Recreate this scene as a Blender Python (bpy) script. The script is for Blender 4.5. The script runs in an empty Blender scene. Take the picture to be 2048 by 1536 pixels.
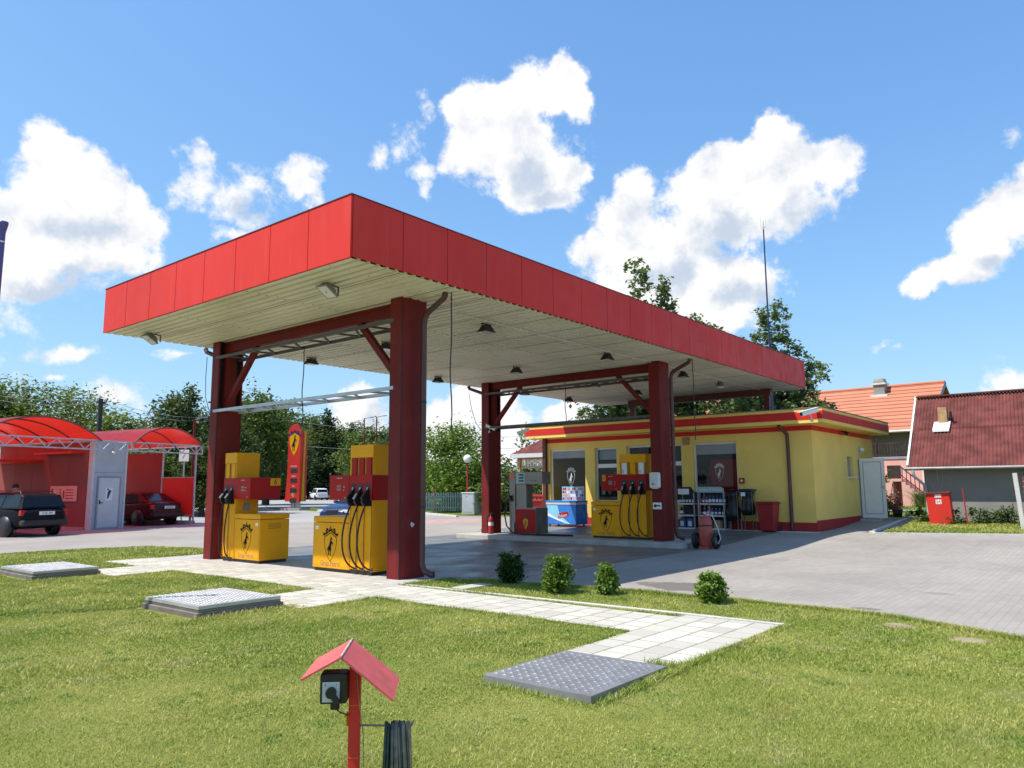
import bpy, bmesh, math, random
import numpy as np
from mathutils import Vector, Matrix, Euler
from mathutils.geometry import tessellate_polygon
C = bpy.context.scene
COL = C.collection
R = math.radians
random.seed(7); rng = np.random.default_rng(7)

# ---------------------------------------------------------------- camera
EYE = Vector((0, 0, 1.55))
FPX, YAW, PITCH, ROLL = 1501.45, 0.684356, 0.136163, -0.0066293
_fw = Vector((math.cos(PITCH)*math.cos(YAW), math.cos(PITCH)*math.sin(YAW), math.sin(PITCH)))
_rt = Vector((math.sin(YAW), -math.cos(YAW), 0)); _up = _rt.cross(_fw)
_c, _s = math.cos(ROLL), math.sin(ROLL)
RT = _rt*_c + _up*_s; UP = _up*_c - _rt*_s; FW = _fw
cam = bpy.data.cameras.new('camera'); cam.sensor_width = 36; cam.lens = FPX/2048*36
cam.clip_start = 0.05; cam.clip_end = 6000
co = bpy.data.objects.new('camera', cam); COL.objects.link(co)
co.matrix_world = Matrix(((RT.x, UP.x, -FW.x, EYE.x), (RT.y, UP.y, -FW.y, EYE.y), (RT.z, UP.z, -FW.z, EYE.z), (0, 0, 0, 1)))
C.camera = co
C.cycles.max_bounces = 7; C.cycles.diffuse_bounces = 3; C.cycles.glossy_bounces = 3; C.cycles.transparent_max_bounces = 12

# ---------------------------------------------------------------- light and exposure
C.view_settings.view_transform = 'Standard'; C.view_settings.look = 'None'
C.view_settings.exposure = 0.32; C.view_settings.gamma = 1
LD = Vector((0.47, -0.336, -1)).normalized()                       # the way sunlight travels
SUN_EL = math.asin(-LD.z); SUN_AZ = math.atan2(-LD.x, -LD.y)
sl = bpy.data.lights.new('sun', 'SUN'); sl.energy = 5.0; sl.angle = R(0.53); sl.color = (1.0, 0.935, 0.845)
so = bpy.data.objects.new('sun', sl); COL.objects.link(so)
so.rotation_euler = LD.to_track_quat('-Z', 'Y').to_euler()

# ---------------------------------------------------------------- world: clear sky with cumulus
W = bpy.data.worlds.new('World'); C.world = W; W.use_nodes = True
nt = W.node_tree; nt.nodes.clear(); N = nt.nodes.new; LK = nt.links.new
def _in(sock, v):
    if hasattr(v, 'is_output'): LK(v, sock)
    else: sock.default_value = v
def M_(op, a, b=None, c=None, clamp=False):
    n = N('ShaderNodeMath'); n.operation = op; n.use_clamp = clamp; _in(n.inputs[0], a)
    if b is not None: _in(n.inputs[1], b)
    if c is not None: _in(n.inputs[2], c)
    return n.outputs[0]
def V_(op, a, b=None, s=None):
    n = N('ShaderNodeVectorMath'); n.operation = op; _in(n.inputs[0], a)
    if b is not None: _in(n.inputs[1], b)
    if s is not None: _in(n.inputs[3], s)
    return n.outputs[1] if op in ('LENGTH', 'DOT_PRODUCT') else n.outputs[0]
def NOISE(vec, scale, detail, rough, dist=0.0):
    n = N('ShaderNodeTexNoise'); LK(vec, n.inputs['Vector']); n.inputs['Scale'].default_value = scale
    n.inputs['Detail'].default_value = detail; n.inputs['Roughness'].default_value = rough; n.inputs['Distortion'].default_value = dist
    return n
def SMOOTH(v, a, b):
    n = N('ShaderNodeMapRange'); n.interpolation_type = 'SMOOTHSTEP'; LK(v, n.inputs[0])
    n.inputs[1].default_value = a; n.inputs[2].default_value = b
    return n.outputs[0]
sky = N('ShaderNodeTexSky'); sky.sky_type = 'NISHITA'; sky.sun_disc = False
sky.sun_elevation = SUN_EL; sky.sun_rotation = SUN_AZ; sky.altitude = 120; sky.air_density = 1.0; sky.dust_density = 0.6; sky.ozone_density = 1.6
dirv = N('ShaderNodeTexCoord').outputs['Generated']
wob = NOISE(dirv, 9, 5, 0.62)
wv = V_('SUBTRACT', wob.outputs['Color'], (0.5, 0.5, 0.5))
wdir = V_('ADD', dirv, V_('SCALE', wv, s=0.075))
def pxdir(u, v):
    return (RT*((u-1024)/FPX) + UP*(-(v-768)/FPX) + FW).normalized()
def blob(u, v, rx, ry):
    d = pxdir(u, v); k = FW.dot(d)
    r = Vector((d.y, -d.x, 0)).normalized(); up = r.cross(d)
    rot = Matrix((r, up, -d)).transposed().to_euler()
    n = N('ShaderNodeMapping'); n.vector_type = 'TEXTURE'; LK(wdir, n.inputs['Vector'])
    n.inputs['Location'].default_value = d; n.inputs['Rotation'].default_value = rot
    sx, sy = rx/FPX*k, ry/FPX*k
    n.inputs['Scale'].default_value = (sx, sy, max(sx, sy))
    return V_('LENGTH', n.outputs[0])
def union(bl, k):
    acc = None
    for b in bl:
        l = blob(*b)
        if acc is None: acc = l
        else:
            n = N('ShaderNodeMath'); n.operation = 'SMOOTH_MIN'; LK(acc, n.inputs[0]); LK(l, n.inputs[1]); n.inputs[2].default_value = k; acc = n.outputs[0]
    return acc
SOLID = [(105,300,62,48),(165,340,80,60),(225,395,72,55),(130,400,100,75),(250,440,66,58),(60,455,90,72),(150,480,130,80),(55,540,95,48),(200,525,85,45),(25,425,55,50),
 (1130,165,42,38),(1065,195,70,48),(990,232,85,58),(930,228,52,45),(1020,310,112,62),(1075,378,88,44),(1132,342,48,48),(1140,215,34,42),(955,300,62,48),
 (1540,275,44,46),(1455,335,85,46),(1560,350,115,70),(1665,335,60,55),(1400,390,80,58),(1500,425,140,62),(1262,385,50,52),(1250,445,62,52),(1215,500,75,38),(1320,530,130,70),(1450,560,105,60),(1425,630,85,50),(1330,600,110,50),
 (2020,425,66,56),(1965,490,56,58),(1930,540,58,36),(1858,568,40,24),(2075,380,60,50),
 (720,835,60,58),(690,870,60,36),(940,830,80,40),(1005,845,60,40),(890,880,70,45),(975,900,110,50),(1140,830,58,30)]
WISP = [(400,322,36,30),(395,380,46,40),(455,392,62,46),(520,375,60,46),(590,372,56,44),(510,430,66,34),(610,345,40,26),(470,465,50,18),
 (800,300,34,50),(830,225,26,40),(835,330,50,26),(858,368,20,24),(762,312,24,34),(790,262,26,30),
 (150,708,86,20),(20,742,36,36),(235,785,60,24),(350,705,60,13),(110,760,36,14),(1790,685,34,12),(2015,762,70,34),(2030,285,34,34),(925,790,32,14),(620,865,50,26),
 (-150,520,200,120),(2260,330,180,110),(2300,650,160,60),(-260,760,180,50),(1240,770,60,22)]
ls = union(SOLID, 0.32); lw = union(WISP, 0.25)
n1 = NOISE(dirv, 26, 9, 0.60, 0.15).outputs['Fac']; n2 = NOISE(dirv, 11, 6, 0.58).outputs['Fac']
sund = Vector((-0.02, 0.012, 0.022))
n1b = NOISE(V_('ADD', dirv, tuple(sund)), 15, 6, 0.58).outputs['Fac']
n1c = NOISE(dirv, 15, 6, 0.58).outputs['Fac']
n3 = NOISE(dirv, 75, 7, 0.62, 0.3).outputs['Fac']
nz = M_('ADD', M_('ADD', M_('MULTIPLY', M_('SUBTRACT', n1, 0.5), 1.5), M_('MULTIPLY', M_('SUBTRACT', n2, 0.5), 0.9)), M_('MULTIPLY', M_('SUBTRACT', n3, 0.5), 0.55))
ds = M_('ADD', M_('SUBTRACT', 1.08, ls), M_('MULTIPLY', nz, 0.85))
dw = M_('ADD', M_('SUBTRACT', 0.98, lw), M_('MULTIPLY', nz, 2.2))
msk = M_('MAXIMUM', M_('POWER', SMOOTH(ds, -0.16, 0.30), 1.25), M_('MULTIPLY', SMOOTH(dw, -0.15, 0.95), 0.95))
GREY = [(170,470,85,60),(190,560,90,32),(90,575,90,26),(1060,350,85,50),(1110,395,50,30),(1500,455,140,36),(1590,420,70,36),(1330,545,90,40),(1480,590,80,36),(1990,520,50,30),(500,410,60,30),(1440,500,60,30)]
lg = union(GREY, 0.3)
shade = SMOOTH(M_('ADD', M_('SUBTRACT', 1.15, lg), M_('MULTIPLY', nz, 0.6)), -0.1, 1.0)
relief = M_('MULTIPLY', M_('SUBTRACT', n1c, n1b), 1.2)
br = M_('ADD', M_('ADD', 0.98, relief), M_('MULTIPLY', shade, -0.42))
br = M_('MINIMUM', M_('MAXIMUM', br, 0.5), 1.06)
ccol = N('ShaderNodeMix'); ccol.data_type = 'RGBA'; LK(SMOOTH(br, 1.02, 0.50), ccol.inputs[0]); ccol.inputs[6].default_value = (1.04, 1.035, 1.03, 1); ccol.inputs[7].default_value = (0.60, 0.69, 0.83, 1)
bgs = N('ShaderNodeBackground'); bgs.inputs[1].default_value = 0.15
hs = N('ShaderNodeHueSaturation'); hs.inputs['Saturation'].default_value = 1.0; hs.inputs['Value'].default_value = 1.0
tint = N('ShaderNodeVectorMath'); tint.operation = 'MULTIPLY'; tint.inputs[1].default_value = (0.53, 0.85, 1.52)
LK(sky.outputs[0], hs.inputs['Color']); LK(hs.outputs[0], tint.inputs[0]); 
def VV(op, a, b):
    n = N('ShaderNodeVectorMath'); n.operation = op; _in(n.inputs[0], a); _in(n.inputs[1], b); return n.outputs[0]
skyc = VV('DIVIDE', VV('MULTIPLY', tint.outputs[0], (1.9,)*3), VV('ADD', VV('MULTIPLY', tint.outputs[0], (.22,)*3), (1.0,)*3))
LK(skyc, bgs.inputs[0])
bgc = N('ShaderNodeBackground'); LK(ccol.outputs[2], bgc.inputs[0]); bgc.inputs[1].default_value = 0.80
mx = N('ShaderNodeMixShader'); LK(msk, mx.inputs[0]); LK(bgs.outputs[0], mx.inputs[1]); LK(bgc.outputs[0], mx.inputs[2])
wo = N('ShaderNodeOutputWorld'); LK(mx.outputs[0], wo.inputs['Surface'])

# ---------------------------------------------------------------- helpers
def tag(o, label=None, cat=None, group=None, kind=None):
    if label: o['label'] = label
    if cat: o['category'] = cat
    if group: o['group'] = group
    if kind: o['kind'] = kind
    return o
def wloc(o):
    v = Vector((0, 0, 0))
    while o is not None: v += o.location; o = o.parent
    return v
def thing(name, label, cat, loc=(0, 0, 0), rz=0, group=None):
    o = bpy.data.objects.new(name, None); COL.objects.link(o); o.empty_display_size = 0.2
    o.location = loc; o.rotation_euler = (0, 0, rz)
    return tag(o, label, cat, group)
class MB:
    def __init__(s): s.v = []; s.f = []; s.m = []; s.cur = 0; s.sm = []; s.smooth = False
    def add(s, vs, fs):
        b = len(s.v); s.v += [tuple(p) for p in vs]
        for f in fs: s.f.append([b+i for i in f]); s.m.append(s.cur); s.sm.append(s.smooth)
    def box(s, x0, y0, z0, x1, y1, z1):
        if x0 > x1: x0, x1 = x1, x0
        if y0 > y1: y0, y1 = y1, y0
        if z0 > z1: z0, z1 = z1, z0
        s.add([(x0,y0,z0),(x1,y0,z0),(x1,y1,z0),(x0,y1,z0),(x0,y0,z1),(x1,y0,z1),(x1,y1,z1),(x0,y1,z1)],
              [(0,3,2,1),(4,5,6,7),(0,1,5,4),(1,2,6,5),(2,3,7,6),(3,0,4,7)])
    def bar(s, p, q, w, h=None, up=(0, 0, 1)):
        p, q = Vector(p), Vector(q); d = (q-p).normalized(); h = h or w; upv = Vector(up)
        if abs(d.dot(upv)) > .98: upv = Vector((1, 0, 0))
        a = d.cross(upv).normalized()*w/2; b = a.cross(d).normalized()*h/2
        vs = [p-a-b, p+a-b, p+a+b, p-a+b, q-a-b, q+a-b, q+a+b, q-a+b]
        s.add(vs, [(0,1,2,3)[::-1],(4,5,6,7)[::-1][::-1],(0,4,5,1)[::-1],(1,5,6,2)[::-1],(2,6,7,3)[::-1],(3,7,4,0)[::-1]])
    def tube(s, pts, r, n=8, cap=True):
        pts = [Vector(p) for p in pts]; rr = r if isinstance(r, (list, tuple)) else [r]*len(pts)
        sm, s.smooth = s.smooth, True; rings = []; ref = None
        for i, p in enumerate(pts):
            d = ((pts[min(i+1, len(pts)-1)]-p).normalized() + (p-pts[max(i-1, 0)]).normalized())
            d = d.normalized() if d.length > 1e-6 else Vector((0, 0, 1))
            if ref is None: ref = Vector((0, 0, 1)) if abs(d.z) < .9 else Vector((1, 0, 0))
            a = (ref - d*ref.dot(d)).normalized(); b = d.cross(a); ref = a
            rings.append([p + (a*math.cos(2*math.pi*k/n) + b*math.sin(2*math.pi*k/n))*rr[i] for k in range(n)])
        vs = [v for r_ in rings for v in r_]; fs = []
        for i in range(len(pts)-1):
            for k in range(n): fs.append((i*n+k, i*n+(k+1) % n, (i+1)*n+(k+1) % n, (i+1)*n+k))
        s.add(vs, fs); s.smooth = False
        if cap: s.add(rings[0], [tuple(range(n))[::-1]]); s.add(rings[-1], [tuple(range(n))])
        s.smooth = sm
    def lathe(s, prof, c=(0, 0, 0), n=16, ax='z'):
        sm, s.smooth = s.smooth, True; vs = []; fs = []
        for r, h in prof:
            for k in range(n):
                a = 2*math.pi*k/n; x, y = r*math.cos(a), r*math.sin(a)
                p = (x, y, h) if ax == 'z' else ((x, h, y) if ax == 'y' else (h, x, y))
                vs.append((p[0]+c[0], p[1]+c[1], p[2]+c[2]))
        for i in range(len(prof)-1):
            for k in range(n): fs.append((i*n+k, i*n+(k+1) % n, (i+1)*n+(k+1) % n, (i+1)*n+k))
        s.add(vs, fs); s.smooth = sm
    def poly(s, pts, o, u, v, depth):
        o, u, v = Vector(o), Vector(u), Vector(v); n = u.cross(v).normalized()
        m = len(pts); tri = tessellate_polygon([[Vector((p[0], p[1], 0)) for p in pts]])
        b = [o+u*p[0]+v*p[1] for p in pts]; t = [p+n*depth for p in b]
        area = sum(pts[i][0]*pts[(i+1) % m][1]-pts[(i+1) % m][0]*pts[i][1] for i in range(m))
        fs = []
        for a, c_, d in tri:
            A = (pts[c_][0]-pts[a][0])*(pts[d][1]-pts[a][1])-(pts[d][0]-pts[a][0])*(pts[c_][1]-pts[a][1])
            fs.append((m+a, m+c_, m+d) if A > 0 else (m+a, m+d, m+c_))
            fs.append((a, d, c_) if A > 0 else (a, c_, d))
        for i in range(m):
            j = (i+1) % m; fs.append((i, j, m+j, m+i) if area > 0 else (j, i, m+i, m+j))
        s.add(b+t, fs)
    def ring(s, outer, inner, o, u, v, depth):
        m = len(outer)
        for i in range(m):
            j = (i+1) % m; s.poly([outer[i], outer[j], inner[j], inner[i]], o, u, v, depth)
    def text(s, body, size, o, u, v, depth=0.002, align='CENTER', sx=1.0):
        cu = bpy.data.curves.new('lettering', 'FONT'); cu.body = body; cu.size = size; cu.align_x = align; cu.extrude = depth/2; cu.resolution_u = 3
        ob = bpy.data.objects.new('lettering', cu); me = ob.to_mesh()
        o, u, v = Vector(o), Vector(u), Vector(v); n = u.cross(v)
        vs = [o+u*p.co.x*sx+v*p.co.y+n*(p.co.z+depth/2) for p in me.vertices]
        s.add(vs, [tuple(p.vertices) for p in me.polygons]); ob.to_mesh_clear()
        bpy.data.objects.remove(ob); bpy.data.curves.remove(cu)
    def build(s, name, mats, parent=None, world=False, bevel=0, seg=2):
        me = bpy.data.meshes.new(name); off = wloc(parent) if (world and parent) else Vector((0, 0, 0))
        me.from_pydata([(p[0]-off.x, p[1]-off.y, p[2]-off.z) for p in s.v], [], s.f)
        for m in (mats if isinstance(mats, (list, tuple)) else [mats]): me.materials.append(m)
        me.polygons.foreach_set('material_index', s.m); me.polygons.foreach_set('use_smooth', s.sm); me.update()
        o = bpy.data.objects.new(name, me); COL.objects.link(o)
        if parent: o.parent = parent
        if bevel:
            b = o.modifiers.new('edge', 'BEVEL'); b.width = bevel; b.segments = seg; b.limit_method = 'ANGLE'; b.angle_limit = R(40)
        return o
def part(name, mats, parent, fn, world=False, bevel=0, seg=2, label=None):
    m = MB(); fn(m); o = m.build(name, mats, parent, world, bevel, seg)
    if label: o['label'] = label
    return o
def copy_thing(root, loc, rz=None, label=None):
    c = root.copy(); COL.objects.link(c); c.location = loc
    if rz is not None: c.rotation_euler = (0, 0, rz)
    if label: c['label'] = label
    for ch in list(root.children):
        d = ch.copy(); COL.objects.link(d); d.parent = c
        for g in list(ch.children):
            e = g.copy(); COL.objects.link(e); e.parent = d
    return c
def npmesh(name, verts, faces, mats, parent=None, smooth=False):
    """verts (n,3), faces (m,k) numpy arrays"""
    me = bpy.data.meshes.new(name); n, k = len(faces), faces.shape[1]
    me.vertices.add(len(verts)); me.vertices.foreach_set('co', np.ascontiguousarray(verts, np.float32).ravel())
    me.loops.add(n*k); me.loops.foreach_set('vertex_index', np.ascontiguousarray(faces, np.int32).ravel())
    me.polygons.add(n); me.polygons.foreach_set('loop_start', np.arange(0, n*k, k, dtype=np.int32)); me.polygons.foreach_set('loop_total', np.full(n, k, np.int32))
    if smooth: me.polygons.foreach_set('use_smooth', np.ones(n, bool))
    me.update(calc_edges=True); me.validate()
    for m in (mats if isinstance(mats, (list, tuple)) else [mats]): me.materials.append(m)
    if name is None: return me
    o = bpy.data.objects.new(name, me); COL.objects.link(o)
    if parent: o.parent = parent
    return o

# ---------------------------------------------------------------- materials
class G:
    """small node-graph builder"""
    def __init__(s, name):
        s.m = bpy.data.materials.new(name); s.m.use_nodes = True; s.t = s.m.node_tree; s.t.nodes.clear()
        s.out = s.n('ShaderNodeOutputMaterial'); s._pos = None
    def n(s, t, **kw):
        x = s.t.nodes.new(t)
        for k, v in kw.items(): setattr(x, k, v)
        return x
    def lk(s, a, b): s.t.links.new(a, b)
    def pos(s):
        if s._pos is None: s._pos = s.n('ShaderNodeNewGeometry').outputs['Position']
        return s._pos
    def noise(s, scale, detail=4, rough=.55, vec=None, dist=0):
        x = s.n('ShaderNodeTexNoise'); s.lk(vec or s.pos(), x.inputs['Vector']); x.inputs['Scale'].default_value = scale
        x.inputs['Detail'].default_value = detail; x.inputs['Roughness'].default_value = rough; x.inputs['Distortion'].default_value = dist
        return x.outputs['Fac']
    def rng(s, v, a, b, c=0, d=1, smooth=True):
        x = s.n('ShaderNodeMapRange'); x.interpolation_type = 'SMOOTHSTEP' if smooth else 'LINEAR'; s.lk(v, x.inputs[0])
        for i, q in zip((1, 2, 3, 4), (a, b, c, d)): x.inputs[i].default_value = q
        return x.outputs[0]
    def mix(s, f, a, b, mode='MIX'):
        x = s.n('ShaderNodeMix'); x.data_type = 'RGBA'; x.blend_type = mode
        for sock, v in ((x.inputs[0], f), (x.inputs[6], a), (x.inputs[7], b)):
            if hasattr(v, 'is_output'): s.lk(v, sock)
            else: sock.default_value = v if isinstance(v, (int, float)) else tuple(v)+((1,) if len(v) == 3 else ())
        return x.outputs[2]
    def math(s, op, a, b=0, clamp=False):
        x = s.n('ShaderNodeMath'); x.operation = op; x.use_clamp = clamp
        for i, v in ((0, a), (1, b)):
            if hasattr(v, 'is_output'): s.lk(v, x.inputs[i])
            else: x.inputs[i].default_value = v
        return x.outputs[0]
    def bsdf(s, col, rough=.5, metal=0, spec=.5, bump=None, bstr=.3, bdist=.01, coat=0, emis=None):
        b = s.n('ShaderNodeBsdfPrincipled')
        for k, v in (('Base Color', col), ('Roughness', rough), ('Metallic', metal), ('Specular IOR Level', spec), ('Coat Weight', coat)):
            if hasattr(v, 'is_output'): s.lk(v, b.inputs[k])
            else: b.inputs[k].default_value = tuple(v)+((1,) if len(v) == 3 else ()) if isinstance(v, (tuple, list)) else v
        if bump is not None:
            x = s.n('ShaderNodeBump'); x.inputs['Strength'].default_value = bstr; x.inputs['Distance'].default_value = bdist
            s.lk(bump, x.inputs['Height']); s.lk(x.outputs[0], b.inputs['Normal'])
        s.lk(b.outputs[0], s.out.inputs[0]); s.b = b
        return s.m
def mul(c, k): return tuple(min(1, x*k) for x in c)
def mat(name, col, rough=.5, metal=0, var=.12, vs=2.5, bump=0, bs=60, spec=.5, coat=0, dirt=0, dcol=(.12, .1, .08)):
    g = G(name); nz = g.rng(g.noise(vs, 5, .6), .3, .7)
    c = g.mix(nz, mul(col, 1-var), mul(col, 1+var))
    if dirt:
        d = g.rng(g.noise(vs*3.1, 8, .68), .52, .78, 0, dirt); c = g.mix(d, c, dcol)
    rv = g.rng(g.noise(vs*2, 3), .3, .7, max(0, rough-.08), min(1, rough+.08))
    return g.bsdf(c, rv, metal, spec, g.noise(bs, 4) if bump else None, bump, .01, coat)
MT = {}
def mm(key, *a, **k): MT[key] = mat(key, *a, **k); return MT[key]
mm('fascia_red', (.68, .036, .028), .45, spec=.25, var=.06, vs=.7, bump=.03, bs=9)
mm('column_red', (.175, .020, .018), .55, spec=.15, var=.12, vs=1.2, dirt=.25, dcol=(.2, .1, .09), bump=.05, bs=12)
mm('dark_red', (.16, .03, .028), .5, var=.15)
mm('pipe_brown', (.085, .03, .028), .4, var=.15)
mm('steel_grey', (.36, .38, .40), .5, .2, var=.1)
mm('galv', (.50, .53, .56), .45, .5, var=.1, vs=4)
mm('frame_dark', (.10, .09, .085), .6, var=.2, dirt=.3)
mm('ink', (.010, .009, .009), .8, spec=.1, var=.1)
mm('black', (.012, .012, .014), .45, var=.2)
mm('rubber', (.014, .014, .014), .6, var=.2)
mm('dark', (.03, .028, .028), .7, var=.2)
mm('yellow', (.84, .37, .008), .42, spec=.15, var=.05, vs=1.5)
mm('pump_red', (.40, .013, .011), .45, spec=.15, var=.06)
mm('white', (.80, .80, .78), .45, var=.03)
mm('offwhite', (.66, .66, .60), .5, var=.06)
mm('plate_white', (.78, .78, .75), .4, var=.04)
mm('lamp_grey', (.24, .24, .23), .5, .3, var=.15)
mm('glass_dark', (.012, .014, .017), .12, var=.1, spec=.35)
mm('lamp_glass', (.55, .57, .55), .12, var=.1, spec=.8)
mm('wall_yellow', (.87, .61, .15), .85, var=.05, vs=1.3, bump=.25, bs=160, dirt=.22, dcol=(.45, .33, .12))
mm('wash_wall', (.30, .075, .068), .7, spec=.2, var=.1, vs=.8)  # grey panels; red light through the vaults is put into the colour
mm('wall_red', (.40, .04, .035), .75, spec=.2, var=.06)
mm('band_red', (.60, .032, .026), .6, spec=.2, var=.05)
mm('roof_grey', (.16, .15, .14), .8, var=.1)
mm('concrete', (.42, .40, .37), .85, var=.14, vs=3, bump=.3, bs=70, dirt=.35, dcol=(.2, .19, .17))
mm('kerb', (.55, .53, .49), .85, var=.12, vs=4, bump=.3, bs=80, dirt=.3, dcol=(.26, .24, .2))
mm('alu', (.30, .30, .305), .42, .45, var=.06, vs=3)
mm('alu_glint', (.52, .51, .50), .4, .4, var=.08, vs=3)  # lighter alu copy: whitish glint of the raised hatch plates put into the colour
mm('hatch_frame', (.17, .14, .12), .75, var=.2, vs=6, dirt=.4)
mm('silver', (.62, .63, .64), .3, .7, var=.05)
mm('shutter', (.30, .31, .33), .6, var=.08)
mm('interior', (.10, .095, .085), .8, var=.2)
mm('shelf_goods', (.22, .14, .10), .6, var=.6, vs=9)
mm('blue', (.03, .20, .62), .3, var=.1, vs=2)
mm('light_blue', (.25, .60, .88), .35, var=.1)
mm('navy', (.02, .04, .10), .35, var=.2)
mm('can_blue', (.03, .07, .22), .3, var=.25, vs=15)
mm('bag_black', (.008, .008, .009), .35, var=.3, bump=.6, bs=22)
mm('bin_red', (.34, .02, .025), .45, var=.08)
mm('ext_red', (.42, .07, .05), .4, var=.1, dirt=.2, dcol=(.25, .1, .08))
mm('steel', (.22, .205, .18), .42, .6, var=.12, vs=3, dirt=.2)
mm('teal', (.33, .47, .48), .4, var=.06)
mm('orange', (.75, .13, .05), .5, var=.05)
mm('wood', (.42, .26, .12), .7, var=.2, vs=6)
mm('dark_wood', (.045, .025, .02), .6, var=.3)
mm('pink', (.74, .40, .34), .85, var=.05, bump=.2, bs=60)
mm('olive', (.36, .33, .18), .85, var=.06, bump=.2, bs=60)
mm('render_grey', (.27, .26, .235), .9, var=.08, vs=1.5, bump=.4, bs=50, dirt=.3, dcol=(.22, .21, .2))
mm('fence_grey', (.30, .36, .35), .75, var=.15, vs=5)
mm('rust', (.28, .09, .05), .75, var=.25, vs=8)
mm('cab_grey', (.46, .47, .50), .55, var=.08)
mm('panel_grey', (.46, .48, .52), .5, .2, var=.05)
mm('panel_light', (.60, .61, .62), .5, .1, var=.06)
mm('skin', (.45, .28, .2), .5, var=.05); mm('hair', (.015, .012, .01), .6); mm('shirt', (.05, .05, .07), .8); mm('jeans', (.04, .05, .1), .8)
mm('bark', (.11, .085, .065), .9, var=.3, vs=8, bump=.6, bs=25)
mm('purple', (.10, .08, .26), .4, var=.1)
mm('brick', (.50, .20, .12), .85, var=.3, vs=7, bump=.4, bs=30)
mm('soil', (.30, .235, .15), .95, var=.2, vs=6, bump=.5, bs=60)
mm('flower', (.35, .05, .09), .7, var=.3)
mm('cable_green', (.035, .06, .04), .55, var=.35, vs=30); mm('cable_grey', (.15, .15, .13), .6, var=.3, vs=30); mm('cable_tan', (.30, .21, .14), .6, var=.25, vs=30)
def carpaint(name, col): return mm(name, col, .35, 0, var=.04, coat=.12, spec=.3)
mm('paint_navy', (.006, .006, .009), .5, spec=.15); carpaint('paint_maroon', (.05, .005, .006)); carpaint('paint_blue', (.012, .03, .10)); carpaint('paint_white', (.7, .7, .7))
mm('tail_red', (.5, .015, .02), .2); mm('head_glass', (.75, .78, .8), .1, spec=.9, metal=.3); mm('rim', (.4, .4, .42), .35, .7)
def leafmat(name, a, b, tr=.35):
    g = G(name); geo = g.n('ShaderNodeNewGeometry'); g._pos = geo.outputs['Position']
    f = g.math('ADD', g.math('MULTIPLY', g.rng(g.noise(.9, 3, .6), .3, .7), .6), g.math('MULTIPLY', geo.outputs['Random Per Island'], .5), True)
    c = g.mix(f, a, b); g.bsdf(c, .55, 0, .35)
    t = g.n('ShaderNodeBsdfTranslucent'); g.lk(g.mix(.5, c, (.16, .2, .02)), t.inputs[0])
    x = g.n('ShaderNodeMixShader'); x.inputs[0].default_value = tr; g.lk(g.b.outputs[0], x.inputs[1]); g.lk(t.outputs[0], x.inputs[2]); g.lk(x.outputs[0], g.out.inputs[0])
    MT[name] = g.m
leafmat('leaf_mid', (.05, .10, .018), (.13, .19, .035)); leafmat('leaf_dark', (.026, .058, .016), (.07, .11, .028)); leafmat('leaf_yellow', (.10, .15, .022), (.20, .25, .045))
leafmat('leaf_pale', (.10, .15, .055), (.20, .26, .11)); leafmat('leaf_spruce', (.025, .045, .03), (.05, .08, .05)); leafmat('leaf_bush', (.075, .15, .015), (.19, .30, .04)); leafmat('leaf_box', (.025, .06, .012), (.06, .12, .025))
def glassmat(name, tint, refl=1.0):
    g = G(name); t = g.n('ShaderNodeBsdfTransparent'); t.inputs[0].default_value = tint+(1,)
    gl = g.n('ShaderNodeBsdfGlossy'); gl.inputs['Roughness'].default_value = .02; gl.inputs[0].default_value = (.9, .92, .95, 1)
    fr = g.n('ShaderNodeFresnel'); fr.inputs[0].default_value = 1.5
    x = g.n('ShaderNodeMixShader'); g.lk(g.math('MULTIPLY', fr.outputs[0], refl, True), x.inputs[0]); g.lk(t.outputs[0], x.inputs[1]); g.lk(gl.outputs[0], x.inputs[2]); g.lk(x.outputs[0], g.out.inputs[0])
    MT[name] = g.m
glassmat('pane', (.72, .76, .76), .55); glassmat('car_glass', (.10, .11, .12), 1.6)
def polycarb():
    g = G('polycarbonate_red'); tr = g.n('ShaderNodeBsdfTransparent'); tr.inputs[0].default_value = (.80, .05, .035, 1)
    tl = g.n('ShaderNodeBsdfTranslucent'); tl.inputs[0].default_value = (.85, .035, .02, 1)
    a = g.n('ShaderNodeMixShader'); a.inputs[0].default_value = .62; g.lk(tr.outputs[0], a.inputs[1]); g.lk(tl.outputs[0], a.inputs[2])
    d = g.n('ShaderNodeBsdfPrincipled'); d.inputs['Base Color'].default_value = (.55, .06, .07, 1); d.inputs['Roughness'].default_value = .25
    b = g.n('ShaderNodeMixShader'); b.inputs[0].default_value = .35; g.lk(a.outputs[0], b.inputs[1]); g.lk(d.outputs[0], b.inputs[2]); g.lk(b.outputs[0], g.out.inputs[0])
    MT['poly'] = g.m
polycarb()
def streaks(key, col, rough, spec, amt=.16):
    g = G(key); mp = g.n('ShaderNodeMapping'); mp.inputs['Scale'].default_value = (3.2, 3.2, .35); g.lk(g.pos(), mp.inputs[0])
    c = g.mix(g.rng(g.noise(.5, 4, .5), .3, .7), mul(col, .93), mul(col, 1.05)); c = g.mix(g.rng(g.noise(1.6, 6, .65, mp.outputs[0]), .5, .8, 0, amt), c, (.55, .22, .17))
    MT[key] = g.bsdf(c, g.rng(g.noise(2.2, 4), .3, .7, rough-.06, rough+.08), 0, spec, g.noise(1.1, 3), .10, .02)
streaks('fascia_red', (.68, .042, .030), .5, .16)
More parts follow.
